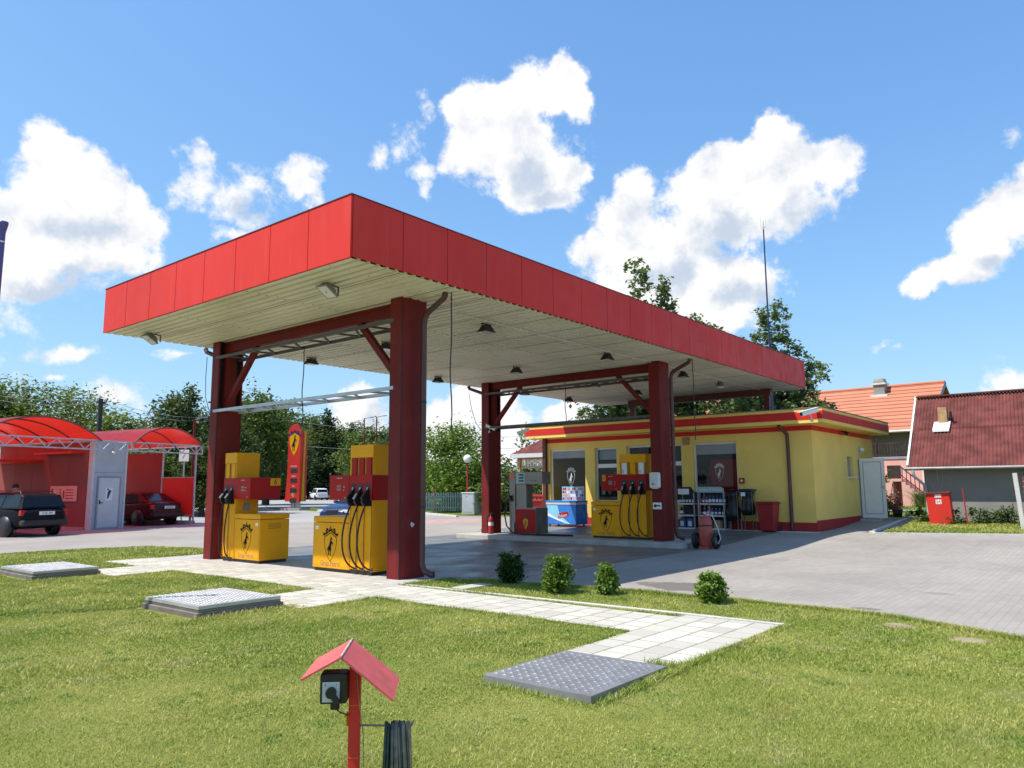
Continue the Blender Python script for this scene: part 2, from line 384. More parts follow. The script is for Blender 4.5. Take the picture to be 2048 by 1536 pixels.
def soffitmat():
    g = G('soffit_sheet'); c = g.mix(g.rng(g.noise(.6, 5, .6), .3, .7), (.66, .62, .50), (.78, .745, .62))
    d = g.rng(g.noise(2.2, 8, .7), .56, .82, 0, .5); c = g.mix(d, c, (.34, .31, .22)); MT['soffit'] = g.bsdf(c, .45, 0, .5)
soffitmat()
def bricks(g, w, h, mortar, off=.5, rot=0, c1=(1, 1, 1), c2=(1, 1, 1), cm=(0, 0, 0), swz=None):
    mp = g.n('ShaderNodeMapping'); mp.inputs['Rotation'].default_value = (0, 0, rot)
    src = g.pos()
    if swz:
        sp = g.n('ShaderNodeSeparateXYZ'); g.lk(src, sp.inputs[0]); cb = g.n('ShaderNodeCombineXYZ')
        for i, a in enumerate(swz): g.lk(sp.outputs['XYZ'.index(a)], cb.inputs[i])
        src = cb.outputs[0]
    g.lk(src, mp.inputs[0]); b = g.n('ShaderNodeTexBrick'); g.lk(mp.outputs[0], b.inputs[0])
    b.inputs['Scale'].default_value = 1; b.inputs['Brick Width'].default_value = w; b.inputs['Row Height'].default_value = h
    b.inputs['Mortar Size'].default_value = mortar; b.inputs['Mortar Smooth'].default_value = .3; b.offset = off
    for k, v in (('Color1', c1), ('Color2', c2), ('Mortar', cm)): b.inputs[k].default_value = v+(1,)
    return b
def pavemat():
    g = G('paving_blocks'); b = bricks(g, .2, .1, .006, .5, 0, (.315, .286, .250), (.345, .315, .278), (.270, .246, .216))
    c = g.mix(g.rng(g.noise(.35, 6, .65), .3, .7), (.84, .84, .84), (1.07, 1.07, 1.07)); c = g.mix(1.0, b.outputs['Color'], c, 'MULTIPLY')
    c = g.mix(g.rng(g.noise(7, 3, .6), .68, .74, 0, .45), c, (.17, .155, .14)); mpt = g.n('ShaderNodeMapping'); mpt.inputs['Scale'].default_value = (.16, 2.4, 1); mpt.inputs['Rotation'].default_value = (0, 0, R(-18)); g.lk(g.pos(), mpt.inputs[0]); c = g.mix(g.rng(g.noise(1.0, 5, .6, mpt.outputs[0]), .57, .72, 0, .30), c, (.20, .185, .17))
    c = g.mix(g.rng(g.noise(1.3, 9, .72), .55, .8, 0, .4), c, (.20, .19, .18))
    def spot(x, y, rx, ry, amt, col, c):
        mp = g.n('ShaderNodeMapping'); mp.vector_type = 'TEXTURE'; mp.inputs['Location'].default_value = (x, y, 0); mp.inputs['Scale'].default_value = (rx, ry, 9)
        g.lk(g.pos(), mp.inputs[0]); l = g.n('ShaderNodeVectorMath', operation='LENGTH'); g.lk(mp.outputs[0], l.inputs[0])
        f = g.math('ADD', l.outputs[1], g.math('MULTIPLY', g.math('SUBTRACT', g.noise(2.5, 5), .5), 1.6)); return g.mix(g.rng(f, .75, 1.0, amt, 0), c, col)
    c = spot(10.95, 5.55, .55, .72, .85, (.13, .115, .10), c); c = spot(10.37, 2.7, .12, .2, .7, (.12, .11, .11), c); c = spot(12.4, 2.3, .12, .25, .4, (.15, .14, .14), c); c = spot(16, 6.0, .5, .4, .35, (.2, .19, .18), c)
    MT['pavement'] = g.bsdf(c, .85, 0, .3, g.math('ADD', b.outputs['Fac'], g.math('MULTIPLY', g.noise(40, 4), -.5)), -.15, .003)
    g = G('forecourt_concrete'); c = g.mix(g.rng(g.noise(.5, 6, .62), .3, .7), (.135, .13, .125), (.225, .22, .21))
    c = g.mix(g.rng(g.noise(1.1, 9, .7, dist=.8), .5, .72, 0, .75), c, (.07, .068, .068))
    jb = bricks(g, 4.4, 4.4, .012, 0, 0, (0, 0, 0), (0, 0, 0), (1, 1, 1)); c = g.mix(g.math('MULTIPLY', jb.outputs['Fac'], .7), c, (.05, .048, .045))
    mp = g.n('ShaderNodeMapping'); mp.inputs['Scale'].default_value = (.25, 2.6, 1); mp.inputs['Rotation'].default_value = (0, 0, R(84)); g.lk(g.pos(), mp.inputs[0]); c = g.mix(g.rng(g.noise(1.0, 5, .6, mp.outputs[0]), .56, .72, 0, .5), c, (.06, .058, .056))
    MT['forecourt'] = g.bsdf(c, g.rng(g.noise(.8, 6, .6), .35, .65, .28, .6), 0, .5, g.noise(25, 5), .15, .004)
    g = G('road'); c = g.mix(g.rng(g.noise(.3, 6, .6), .3, .7), (.30, .29, .28), (.37, .36, .345)); MT['road'] = g.bsdf(c, .9, 0, .3)
    g = G('white_pavers'); geo = g.n('ShaderNodeNewGeometry'); g._pos = geo.outputs['Position']
    c = g.mix(geo.outputs['Random Per Island'], (.42, .395, .335), (.56, .53, .455)); c = g.mix(g.rng(g.noise(5, 7, .7), .55, .8, 0, .45), c, (.42, .36, .28))
    MT['paver'] = g.bsdf(c, .85, 0, .3, g.noise(90, 4), .25, .004)
    g = G('turf'); a = g.rng(g.noise(.45, 5, .6), .35, .65); c = g.mix(a, (.21, .24, .05), (.28, .29, .075)); c = g.mix(g.rng(g.noise(1.6, 6, .65), .55, .75, 0, .6), c, (.20, .17, .06))
    c = g.mix(g.rng(g.noise(28, 6, .7), .35, .65), mul((.6, .6, .6), 1), c, 'MULTIPLY') if False else c
    MT['turf'] = g.bsdf(c, .95, 0, .1, g.noise(45, 6, .7), .9, .03)
    g = G('meadow'); c = g.mix(g.rng(g.noise(.15, 6, .6), .35, .65), (.10, .15, .025), (.17, .21, .045)); MT['meadow'] = g.bsdf(c, .95, 0, .1, g.noise(12, 6, .7), .8, .05)
    g = G('grass_blades'); geo = g.n('ShaderNodeNewGeometry'); g._pos = geo.outputs['Position']; r = geo.outputs['Random Per Island']
    c = g.mix(r, (.19, .265, .04), (.38, .43, .09))
    c = g.mix(g.math('MULTIPLY', g.rng(g.noise(.55, 4, .6), .42, .66), .9), c, (.52, .50, .14))
    c = g.mix(g.math('MULTIPLY', g.rng(g.noise(1.9, 5, .65), .52, .72), g.rng(r, .35, .6)), c, (.58, .50, .26))
    c = g.mix(g.math('MULTIPLY', g.rng(g.noise(2.3, 4, .65), .56, .68), .85), c, (.12, .25, .03))
    g.bsdf(c, .5, 0, .3); t = g.n('ShaderNodeBsdfTranslucent'); g.lk(c, t.inputs[0]); x = g.n('ShaderNodeMixShader'); x.inputs[0].default_value = .3
    g.lk(g.b.outputs[0], x.inputs[1]); g.lk(t.outputs[0], x.inputs[2]); g.lk(x.outputs[0], g.out.inputs[0]); MT['grass'] = g.m
pavemat()
def tilemat(name, c1, c2, axis, period, w):
    """roof courses: lines along the slope; the colour varies tile by tile"""
    g = G(name); b = bricks(g, w, period, .03, .5, 0, c1, c2, mul(c1, .30), axis)
    c = g.mix(g.rng(g.noise(.8, 5, .6), .3, .7), (.92, .92, .92), (1.06, 1.06, 1.06)); c = g.mix(1.0, b.outputs['Color'], c, 'MULTIPLY')
    MT[name] = g.bsdf(c, .75, 0, .3, b.outputs['Fac'], -.5, .02)
tilemat('roof_tile', (.47, .165, .09), (.55, .21, .12), 'YZX', .27, 60)
mm('roof_sheet', (.145, .046, .040), .75, spec=.12, var=.3, vs=2.2, dirt=.5, dcol=(.13, .05, .045))
tilemat('brick_wall', (.50, .19, .12), (.42, .15, .09), 'YZX', .075, .25)
# ================================================================ THE SETTING
def ss(a, b, x):
    t = np.clip((np.asarray(x, float)-a)/(b-a), 0, 1); return t*t*(3-2*t)
def H(x, y):
    return .15*ss(17.5, 23, x)*(1-ss(18, 24, y)) + .20*ss(24.5, 29.5, x)*(1-ss(9, 17, y))
def Hf(x, y): return float(H(x, y))
def sheet(name, xs, ys, dz, m, kind='structure'):
    X, Y = np.meshgrid(xs, ys); Z = H(X, Y)+dz; nx = len(xs)
    v = np.stack([X, Y, Z], -1).reshape(-1, 3); i = (np.arange(len(ys)-1)[:, None]*nx+np.arange(nx-1)[None]).ravel()
    o = npmesh(name, v, np.stack([i, i+1, i+nx+1, i+nx], -1), m, smooth=True); return tag(o, kind=kind)
def flat(name, pts, z, m, kind='structure', thick=0.0):
    b = MB(); b.poly(pts, (0, 0, z-max(thick, .002)), (1, 0, 0), (0, 1, 0), max(thick, .002)); return tag(b.build(name, m), kind=kind)
gx = np.concatenate([[-3000, -600, -150, -60], np.arange(-30, 61, 1.5), [90, 200, 700, 3000]])
sheet('ground', gx, gx, -.06, MT['meadow'])
sheet('pavement', np.arange(-30, 30.6, .5), np.arange(-30, 29.6, .5), 0, MT['pavement'])
flat('road', [(-30, 29.5), (30, 29.5), (32, 33.5), (36, 44), (43, 53), (57, 70), (78, 100), (52, 118), (22, 64), (10, 46), (-30, 42)], .001, MT['road'])
sheet('forecourt', np.linspace(9.9, 23.45, 40), np.linspace(8.3, 17.4, 10), .004, MT['forecourt'])
LAWN = [(-9, -9), (4, -9), (6.8, -2.5), (8.3, -.4), (9.04, .96), (9.71, 2.2), (9.87, 4.45), (9.74, 5.83), (9.62, 7.2), (9.45, 8.6), (8.9, 9.02), (8.1, 9.02), (8.1, 17.05), (9.75, 17.2), (10.0, 18.2), (10.06, 19.25), (9.5, 20.3), (8.38, 20.87), (6.39, 20.95), (-9, 20.95)]
flat('lawn', LAWN, .03, MT['turf'], thick=.028)
flat('grass_verge', [(30.3, 36.8), (31.2, 36.2), (33.8, 39), (36, 50.3), (33, 50.8)], .05, MT['meadow'], thick=.05)
flat('red_paving', [(24.2, 22.5), (27.5, 22.5), (28.3, 26), (25, 26.5), (22, 23.5)], .006, mat('red_blocks', (.42, .27, .24), .9, vs=2))
ys_ = np.linspace(-8, 5.7, 16); vv = []; ff = []
for i, y in enumerate(ys_):
    xe = 23.4 + max(0, 5.6-y)*.37
    for k, x in enumerate(np.linspace(xe, 31.5, 12)): vv.append((x, y, Hf(x, y)+.03+.02*(k > 0)))
for i in range(15):
    for k in range(11): ff.append((i*12+k, i*12+k+1, i*12+k+13, i*12+k+12))
tag(npmesh('grass_strip', np.array(vv), np.array(ff), MT['turf'], smooth=True), kind='structure')
flat('garden_path', [(38, -2), (39.2, -2), (39.2, 14), (38, 14)], .345, MT['road'])
def kerb(pts, w, h, dz=0.0, n='kerb'):
    m = MB(); pts = [Vector((p[0], p[1], 0)) for p in pts]; L = []; Rr = []
    for i, p in enumerate(pts):
        d = (pts[min(i+1, len(pts)-1)]-pts[max(i-1, 0)]).normalized(); a = Vector((-d.y, d.x, 0))*w/2; L.append(p+a); Rr.append(p-a)
    for i in range(len(pts)-1):
        q = [L[i], Rr[i], Rr[i+1], L[i+1]]; z = [Hf(v.x, v.y)+dz for v in q]
        b = [(v.x, v.y, zz-.02) for v, zz in zip(q, z)]; t = [(v.x, v.y, zz+h) for v, zz in zip(q, z)]
        m.add(b+t, [(4, 7, 6, 5)[::-1], (0, 1, 5, 4), (2, 3, 7, 6), (1, 2, 6, 5), (3, 0, 4, 7)])
    return tag(m.build(n, MT['kerb']), kind='structure')
kerb([(4, -9), (6.8, -2.5), (8.3, -.4), (9.07, .96), (9.74, 2.2), (9.90, 4.45), (9.77, 5.83), (9.65, 7.2), (9.50, 8.3)], .08, .035)
kerb([(9.8, 17.3), (10.05, 18.2), (10.11, 19.25), (9.55, 20.34), (8.38, 20.92), (6.39, 21.0), (-9, 21.0)], .08, .035)
kerb([(26.5, -3), (24.9, 1.4), (23.6, 5.1), (23.3, 5.75), (23.9, 6.0), (29, 6.1)], .12, .05)
kerb([(29.0, 27.4), (30.2, 30), (32, 33.5), (36, 44)], .14, .10)
kerb([(23.05, 7.2), (22.95, 9), (22.95, 15)], .3, .02)

# paved garden path: every slab laid with a gap
def slabs(m, x0, x1, y0, y1, sx, sy, off=0):
    nx, ny = round((x1-x0)/sx), round((y1-y0)/sy); sy = (y1-y0)/ny
    for j in range(ny):
        for i in range(nx+1):
            o_ = off*(j % 2); a0 = max(x0, x0+(i-o_)*sx); a1 = min(x1, x0+(i+1-o_)*sx)
            if a1-a0 < .06: continue
            y = y0+j*sy; g = .008; z = .045+random.uniform(-.0015, .0015)
            m.box(a0+.014, y+g, .0, a1-.014, y+sy-g, z)
m = MB()
slabs(m, 7.1, 8.2, 4.2, 17.0, .275, .30, .5)
slabs(m, 5.8, 8.36, 3.08, 4.2, .32, .28, .45)
slabs(m, 5.9, 7.1, 8.28, 9.68, .3, .35, .3)
slabs(m, 6.05, 7.1, 14.0, 15.45, .35, .363, .3)
tag(m.build('garden_walk', MT['paver'], bevel=.004, seg=1), kind='structure')
flat('walk_bed', [(5.82, 3.1), (8.34, 3.1), (8.34, 4.25), (8.19, 4.25), (8.19, 17), (7.11, 17), (7.11, 15.4), (6.0, 15.4), (6.0, 14.05), (7.11, 14.05), (7.11, 9.65), (5.9, 9.65), (5.9, 8.3), (7.11, 8.3), (7.11, 4.15), (5.82, 4.15)], .0418, mat('moss', (.24, .22, .16), .95, vs=8), thick=.02)
kerb([(8.42, 3.0), (8.42, 4.2), (8.28, 8.9)], .09, .05)
# pump islands
def island(name, x0, x1, y0, y1, h):
    m = MB(); m.box(x0, y0, -.05, x1, y1, h); return tag(m.build(name, MT['concrete'], bevel=.02), kind='structure')
island('pump_island', 8.235, 9.9, 9.05, 17.05, .030)
island('raised_island', 17.25, 18.9, 8.75, 16.35, .125)
for x0, y0, x1, y1 in [(8.45, 7.84, 9.1, 8.12)]:
    m = MB(); m.box(x0, y0, 0, x1, y1, .05); tag(m.build('concrete_slab', MT['paver'], bevel=.006), 'small pale concrete slab in the grass beside the round bushes', 'slab')

# ---------------------------------------------------------------- grass blades on the lawn
from mathutils.geometry import intersect_point_line
def inpoly(P, poly):
    x, y = P[:, 0], P[:, 1]; r = np.zeros(len(P), bool); n = len(poly)
    for i in range(n):
        x1, y1 = poly[i]; x2, y2 = poly[(i+1) % n]
        c = ((y1 > y) != (y2 > y)); t = (x2-x1)*(y-y1)/((y2-y1) if y2 != y1 else 1e-9)+x1; r ^= c & (x < t)
    return r
EXC = [(7.1, 8.2, 4.2, 17.05), (5.8, 8.38, 3.08, 4.22), (5.9, 7.1, 8.28, 9.68), (6.05, 7.1, 14.0, 15.45), (8.2, 10, 9.0, 17.05), (8.43, 9.12, 7.82, 8.14),
       (4.60, 5.80, 3.05, 4.12), (4.62, 5.9, 8.6, 10.1), (4.85, 6.1, 14.5, 16.3)]
def blades(name, n, dmin, dmax, w, hmin, hmax, poly=LAWN, exc=EXC, base=.03, amax=6, near=None):
    a0, a1 = YAW-R(34.3+amax), YAW+R(34.3+amax)
    th = rng.uniform(a0, a1, n*3); rr = np.sqrt(rng.uniform(dmin**2, dmax**2, n*3)); P = np.stack([rr*np.cos(th), rr*np.sin(th)], -1)
    k = inpoly(P, poly)
    for x0, x1, y0, y1 in exc:
        e = rng.normal(0, .012, len(P)); k &= ~((P[:, 0] > x0+e) & (P[:, 0] < x1+e) & (P[:, 1] > y0+e) & (P[:, 1] < y1+e))
    for (bx, by, br_) in [(9.78-.35, 3.15, .0), (9.15, 2.1, .10), (8.72, 1.35, .10), (8.6, 3.6, .1)]:
        k &= ~((np.hypot((P[:, 0]-bx), (P[:, 1]-by)) < br_*(1+.4*rng.random(len(P)))))
    P = P[k][:n]; return mkblades(P, w, hmin, hmax, base)
def mkblades(P, w, hmin, hmax, base, lean=.8):
    n = len(P); h = rng.uniform(hmin, hmax, n); cl = .5+.5*np.sin(P[:, 0]*2.1+np.sin(P[:, 1]*1.7)*2)*np.sin(P[:, 1]*1.3+1); h = h*(.75+.5*cl)
    a = rng.uniform(0, 2*np.pi, n); b = rng.uniform(0, 2*np.pi, n); ln = rng.uniform(.1, lean, n)*h*1.6
    ww = w*rng.uniform(.6, 1.3, n)/2; dx, dy = np.cos(a)*ww, np.sin(a)*ww; lx, ly = np.cos(b)*ln, np.sin(b)*ln
    z0 = np.full(n, base-.004); x, y = P[:, 0], P[:, 1]
    v = np.stack([np.stack([x-dx, y-dy, z0], -1), np.stack([x+dx, y+dy, z0], -1), np.stack([x+dx*.8+lx*.4, y+dy*.8+ly*.4, z0+h*.6], -1), np.stack([x-dx*.8+lx*.4, y-dy*.8+ly*.4, z0+h*.6], -1), np.stack([x+lx, y+ly, z0+h*.98], -1)], 1).reshape(-1, 3)
    i = np.arange(n)*5; f = np.concatenate([np.stack([i, i+1, i+2], -1), np.stack([i, i+2, i+3], -1), np.stack([i+3, i+2, i+4], -1)])
    return v, f
VS, FS, o_ = [], [], 0
def addb(vf):
    global o_
    VS.append(vf[0]); FS.append(vf[1]+o_); o_ += len(vf[0])
addb(blades('a', 300000, 2.2, 7.0, .0050, .010, .029, amax=28))
addb(blades('b', 215000, 7.0, 11, .0085, .014, .034, amax=28))
addb(blades('c', 140000, 11, 17, .014, .02, .042, amax=26))
addb(blades('d', 75000, 17, 24, .024, .03, .055, amax=22))
def edge(pts, n, spread, w, h0, h1, base=.03):
    P = []
    for (x0, y0), (x1, y1) in zip(pts[:-1], pts[1:]):
        k = max(1, int(n*math.hypot(x1-x0, y1-y0))); t = rng.random(k)[:, None]; P.append(np.array([[x0, y0]])*(1-t)+np.array([[x1, y1]])*t+rng.normal(0, spread, (k, 2)))
    addb(mkblades(np.concatenate(P), w, h0*.6, h1*.62, base, .9))
edge([(4, -6), (6.8, -2.5), (8.3, -.4), (9.0, .96), (9.66, 2.2), (9.82, 4.45), (9.69, 5.83), (9.57, 7.2), (9.42, 8.4)], 1500, .035, .008, .05, .11)
edge([(7.08, 4.25), (7.08, 8.25)], 450, .03, .008, .04, .085); edge([(8.3, 4.3), (8.25, 8.9)], 300, .03, .008, .03, .06)
edge([(5.78, 3.05), (8.4, 3.02)], 700, .03, .008, .05, .10); edge([(5.75, 4.23), (7.05, 4.23)], 700, .03, .008, .04, .09)
edge([(4.6, 3.02), (5.85, 3.05)], 900, .03, .008, .05, .11); edge([(4.57, 3.05), (4.57, 4.1)], 400, .03, .008, .04, .08); edge([(5.85, 3.0), (5.88, 3.3)], 900, .05, .008, .06, .13)
edge([(4.55, 8.52), (5.95, 8.55), (5.95, 8.3)], 350, .035, .009, .05, .12); edge([(7.07, 9.7), (7.07, 14)], 450, .03, .01, .04, .08); edge([(5.9, 9.72), (7.07, 9.72)], 350, .03, .01, .04, .08); edge([(5.9, 8.24), (7.05, 8.24)], 350, .03, .01, .04, .09)
edge([(8.35, 9.0), (9.4, 8.9)], 900, .05, .009, .04, .09); edge([(9.15, 8.25), (9.45, 8.5)], 900, .08, .009, .04, .09)
edge([(10.0, 18.0), (10.02, 19.25), (9.45, 20.25), (8.38, 20.83), (6.39, 20.9), (0, 20.9)], 250, .05, .02, .05, .10)
edge([(6.1, 13.97), (7.05, 13.97)], 250, .03, .012, .04, .08); edge([(4.8, 14.45), (6.1, 14.45)], 200, .04, .012, .04, .09)
P_s = np.stack([rng.uniform(23.5, 27.9, 16000), rng.uniform(1.2, 5.6, 16000)], -1); P_s = P_s[P_s[:, 0] > 23.5+np.maximum(0, 5.6-P_s[:, 1])*.37]
v_, f_ = mkblades(P_s, .03, .04, .085, 0, .8); v_[:, 2] += np.repeat(H(P_s[:, 0], P_s[:, 1])+.045, 5); addb((v_, f_))
cp = []
for i in range(120):
    a_ = rng.uniform(YAW-R(44), YAW+R(40)); r_ = math.sqrt(rng.uniform(10, 150)); cx_, cy_ = r_*math.cos(a_), r_*math.sin(a_); k_ = int(rng.integers(20, 110)); cp.append(rng.normal(0, rng.uniform(.05, .22), (k_, 2))+[[cx_, cy_]])
cp = np.concatenate(cp); cp = cp[inpoly(cp, LAWN)]
for x0, x1, y0, y1 in EXC: cp = cp[~((cp[:, 0] > x0) & (cp[:, 0] < x1) & (cp[:, 1] > y0) & (cp[:, 1] < y1))]
n_c = len(cp); a_ = rng.uniform(0, 6.28, n_c); s_ = rng.uniform(.004, .010, n_c); z_ = .03+rng.uniform(.008, .024, n_c); tz = rng.normal(0, .35, (n_c, 2))
ux, uy = np.cos(a_)*s_, np.sin(a_)*s_
q = np.stack([np.stack([cp[:, 0]-ux, cp[:, 1]-uy, z_-ux*tz[:, 0]], -1), np.stack([cp[:, 0]+uy, cp[:, 1]-ux, z_+uy*tz[:, 1]], -1), np.stack([cp[:, 0]+ux, cp[:, 1]+uy, z_+ux*tz[:, 0]], -1), np.stack([cp[:, 0]-uy, cp[:, 1]+ux, z_-uy*tz[:, 1]], -1)], 1).reshape(-1, 3); i_ = np.arange(n_c)*4
addb((q, np.concatenate([np.stack([i_, i_+1, i_+2], -1), np.stack([i_, i_+2, i_+3], -1)])))
gr = npmesh('lawn_grass', np.concatenate(VS), np.concatenate(FS), MT['grass']); tag(gr, 'short mown grass of the lawn in front of the forecourt', 'grass', kind='stuff')
# mole-hill bare patches
for (x, y, rx, ry, lab) in [(9.15, 2.1, .16, .22, 'bare brown soil mound in the lawn, the farther of two by the kerb'), (8.72, 1.35, .15, .22, 'bare brown soil mound in the lawn, nearer one beside the kerb')]:
    m = MB(); m.smooth = True; n = 14
    for i, (k, z) in enumerate([(1, .02), (.75, .05), (.4, .065), (.05, .07)]):
        pass
    m.lathe([(1, -.004), (.8, .010), (.5, .020), (.2, .026), (.01, .027)], n=14)
    m.v = [(p[0]*rx*random.uniform(.85, 1.1), p[1]*ry*random.uniform(.85, 1.1), p[2]) for p in m.v]
    o = m.build('soil_mound', MT['soil']); o.location = (x, y, .028); tag(o, lab, 'soil mound', 'bare soil mounds in the lawn')
# ================================================================ CANOPY
CX0, CX1, CY0, CY1, CZ0, CZ1 = 6.65, 26.44, 8.42, 16.67, 4.885, 5.80
canopy = thing('station_canopy', 'big flat forecourt canopy with red panel fascia on four dark red columns', 'canopy', (8.9, 9.6, 0))
def fascia(axis, sgn):
    m = MB(); m.cur = 0; CZ0 = 4.851 if axis == 'x' else 4.872
    if axis == 'x':   # runs along y at x = CX0 / CX1
        n = 8; x = CX0 if sgn < 0 else CX1; t = .03
        ys = np.linspace(CY0+.002, CY1-.002, n+1)
        for a, b in zip(ys[:-1], ys[1:]):
            m.box(x-(t if sgn > 0 else 0), a+.006, CZ0, x+(t if sgn < 0 else 0), b-.006, CZ1)
        m.cur = 1; m.box(x-sgn*.012, CY0+.02, CZ0+.01, x-sgn*.026, CY1-.02, CZ1-.004)
    else:
        n = 20; y = CY0 if sgn < 0 else CY1; t = .03
        xs = np.linspace(CX0+.033, CX1-.033, n+1)
        for a, b in zip(xs[:-1], xs[1:]):
            m.box(a+.006, y-(t if sgn > 0 else 0), CZ0, b-.006, y+(t if sgn < 0 else 0), CZ1)
        m.cur = 1; m.box(CX0+.04, y-sgn*.012, CZ0+.01, CX1-.04, y-sgn*.026, CZ1-.004)
    o = m.build('fascia', [MT['fascia_red'], MT['dark_red']], canopy, True, bevel=.004)
fascia('x', -1); fascia('x', 1); fascia('y', -1); fascia('y', 1)
def _roof(m):
    m.box(CX0+.05, CY0+.05, 5.35, CX1-.05, CY1-.05, 5.45)
    for a in ((CX0-.01, CY0-.01, CX1+.01, CY0+.07), (CX0-.01, CY1-.07, CX1+.01, CY1+.01), (CX0-.01, CY0+.07, CX0+.07, CY1-.07), (CX1-.07, CY0+.07, CX1+.01, CY1-.07)): m.box(a[0], a[1], CZ1+.002, a[2], a[3], CZ1+.016)
part('roof', MT['dark_red'], canopy, _roof, True)
# corrugated soffit: ribs run across the canopy
per = .185; nper = int((CX1-CX0-.08)/per); px = []; pz = []
for i in range(nper+1):
    for dx, z in ((0, 0), (.108, 0), (.122, .052), (.171, .052)):
        px.append(CX0+.035+i*per+dx); pz.append(4.850+z)
px = [x for x in px if x < CX1-.035]; pz = pz[:len(px)]; n_ = len(px)
def _seams(m):
    for x in np.arange(CX0+1.02, CX1-.3, 1.015):
        xa = CX0+.035+round((x-CX0-.035)/per)*per+.054
        y0 = CY0+.05; y1 = CY1-.05
        r_ = random.random()
        segs = [(y0, y1)] if r_ < .25 else ([(y0, 11.2), (13.9, y1)] if r_ < .5 else ([(y0+.2, 13.9)] if r_ < .75 else [(9.6, 11.2), (11.5, 14.0)]))
        for a, b in segs: m.box(xa-.007, a, 4.846, xa+.007, b, 4.8496)
    for yj in (11.25, 13.95):
        for i in range(nper):
            x = CX0+.035+i*per; m.box(x+.035, yj-.01-.05*(i % 2), 4.846, x+.07, yj+.012-.05*(i % 2), 4.8496)
    for yj in (9.0, 12.5, 15.6):
        for i in range(0, nper, 2):
            x = CX0+.035+i*per; m.box(x+.045, yj-.009, 4.846, x+.060, yj+.009, 4.8495)
def _soffit(m):
    vv = [(x, y, z) for y in (CY0+.034, CY1-.034) for x, z in zip(px, pz)]
    m.add(vv, [(i, i+n_, i+n_+1, i+1) for i in range(n_-1)]); m.cur = 1; _seams(m)
part('soffit', [MT['soffit'], MT['frame_dark']], canopy, _soffit, True)
part('conduit', MT['offwhite'], canopy, lambda m: m.tube([(10.2, 9.66, 4.835), (26.0, 9.66, 4.835)], .016, 6), True)
# columns: rounded sheet covers round a steel section, upper inner side left open
def colsec(x0, x1, yin, yout, bulge):
    """cross-section polygon; bulges on both y faces"""
    s = 1 if yout > yin else -1; pts = []
    n = 10
    for i in range(n+1):
        t = i/n; x = x0+(x1-x0)*t; pts.append((x, yout+s*bulge*(1-(2*t-1)**6)))
    for i in range(n+1):
        t = i/n; x = x1+(x0-x1)*t; pts.append((x, yin-s*bulge*(1-(2*t-1)**6)))
    if s > 0: pts = pts[::-1]
    return pts
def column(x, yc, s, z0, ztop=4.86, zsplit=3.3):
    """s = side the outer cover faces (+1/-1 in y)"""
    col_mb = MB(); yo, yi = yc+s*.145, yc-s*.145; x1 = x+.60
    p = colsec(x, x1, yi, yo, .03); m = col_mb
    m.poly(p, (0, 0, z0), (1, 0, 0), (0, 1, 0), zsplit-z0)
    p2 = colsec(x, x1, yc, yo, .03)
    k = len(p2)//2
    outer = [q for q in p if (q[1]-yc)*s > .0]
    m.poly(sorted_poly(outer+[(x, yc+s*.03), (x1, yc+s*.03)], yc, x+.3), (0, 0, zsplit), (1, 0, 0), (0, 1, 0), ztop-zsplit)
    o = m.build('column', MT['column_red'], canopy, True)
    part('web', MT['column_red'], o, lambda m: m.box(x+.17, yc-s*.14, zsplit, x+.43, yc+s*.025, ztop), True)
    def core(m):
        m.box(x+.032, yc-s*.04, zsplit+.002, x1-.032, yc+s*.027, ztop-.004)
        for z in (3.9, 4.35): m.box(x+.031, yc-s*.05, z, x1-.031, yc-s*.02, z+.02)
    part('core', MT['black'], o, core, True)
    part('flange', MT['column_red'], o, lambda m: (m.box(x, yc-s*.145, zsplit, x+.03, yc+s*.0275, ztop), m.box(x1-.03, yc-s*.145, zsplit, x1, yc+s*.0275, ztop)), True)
    def seam(m):
        m.box(x+.012, yc-.162, z0, x+.022, yc-.150, (ztop-.02) if s < 0 else zsplit)
        for xx in (x-.002, ): m.box(xx, yc-.105, z0, xx+.006, yc-.098, ztop-.02); m.box(xx, yc+.115, z0, xx+.006, yc+.121, zsplit)
    part('seam', MT['black'], o, seam, True)
    return o
def chips(m):
    for cx, cz, r in ((.27, .93, .05),):
        m.poly([(cx+r*random.uniform(.6, 1.1)*math.cos(a), cz+r*random.uniform(.5, 1)*math.sin(a)) for a in np.linspace(0, 6.0, 10)], (8.70, 9.71-.145-.0305, 0), *FY0, .0012)
FY0 = ((1, 0, 0), (0, 0, 1))
def sorted_poly(pts, yc, xc):
    c = Vector((xc, sum(p[1] for p in pts)/len(pts)))
    return sorted(pts, key=lambda p: math.atan2(p[1]-c.y, p[0]-c.x))
def drain(x, yc, s, z0, parent):
    y = yc+s*.33
    pts = [(x-.10, y+s*.62, 4.84), (x-.09, y+s*.58, 4.76), (x-.02, y+s*.10, 4.58), (x, y+s*.02, 4.50), (x, y, 4.38), (x, y, .55), (x, y, z0+.24), (x+.02, y+s*.04, z0+.13), (x+.07, y+s*.13, z0+.075), (x+.10, y+s*.19, z0+.07)]
    o = part('drainpipe', MT['pipe_brown'], parent, lambda m: m.tube(pts, .052, 12), True)
    [part('clip', MT['dark'], o, lambda m: m.lathe([(.056, z), (.058, z+.004), (.058, z+.03), (.056, z+.034)], (x, y, 0), 12), True) for z in (1.2, 3.0)]
    part('outlet', MT['black'], o, lambda m: m.tube([(x+.1005, y+s*.191, z0+.07), (x+.1015, y+s*.193, z0+.07)], .042, 12), True)
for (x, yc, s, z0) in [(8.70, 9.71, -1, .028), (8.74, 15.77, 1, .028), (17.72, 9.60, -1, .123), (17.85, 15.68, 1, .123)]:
    column(x, yc, s, z0); drain(x+.36, yc, s, z0, canopy)
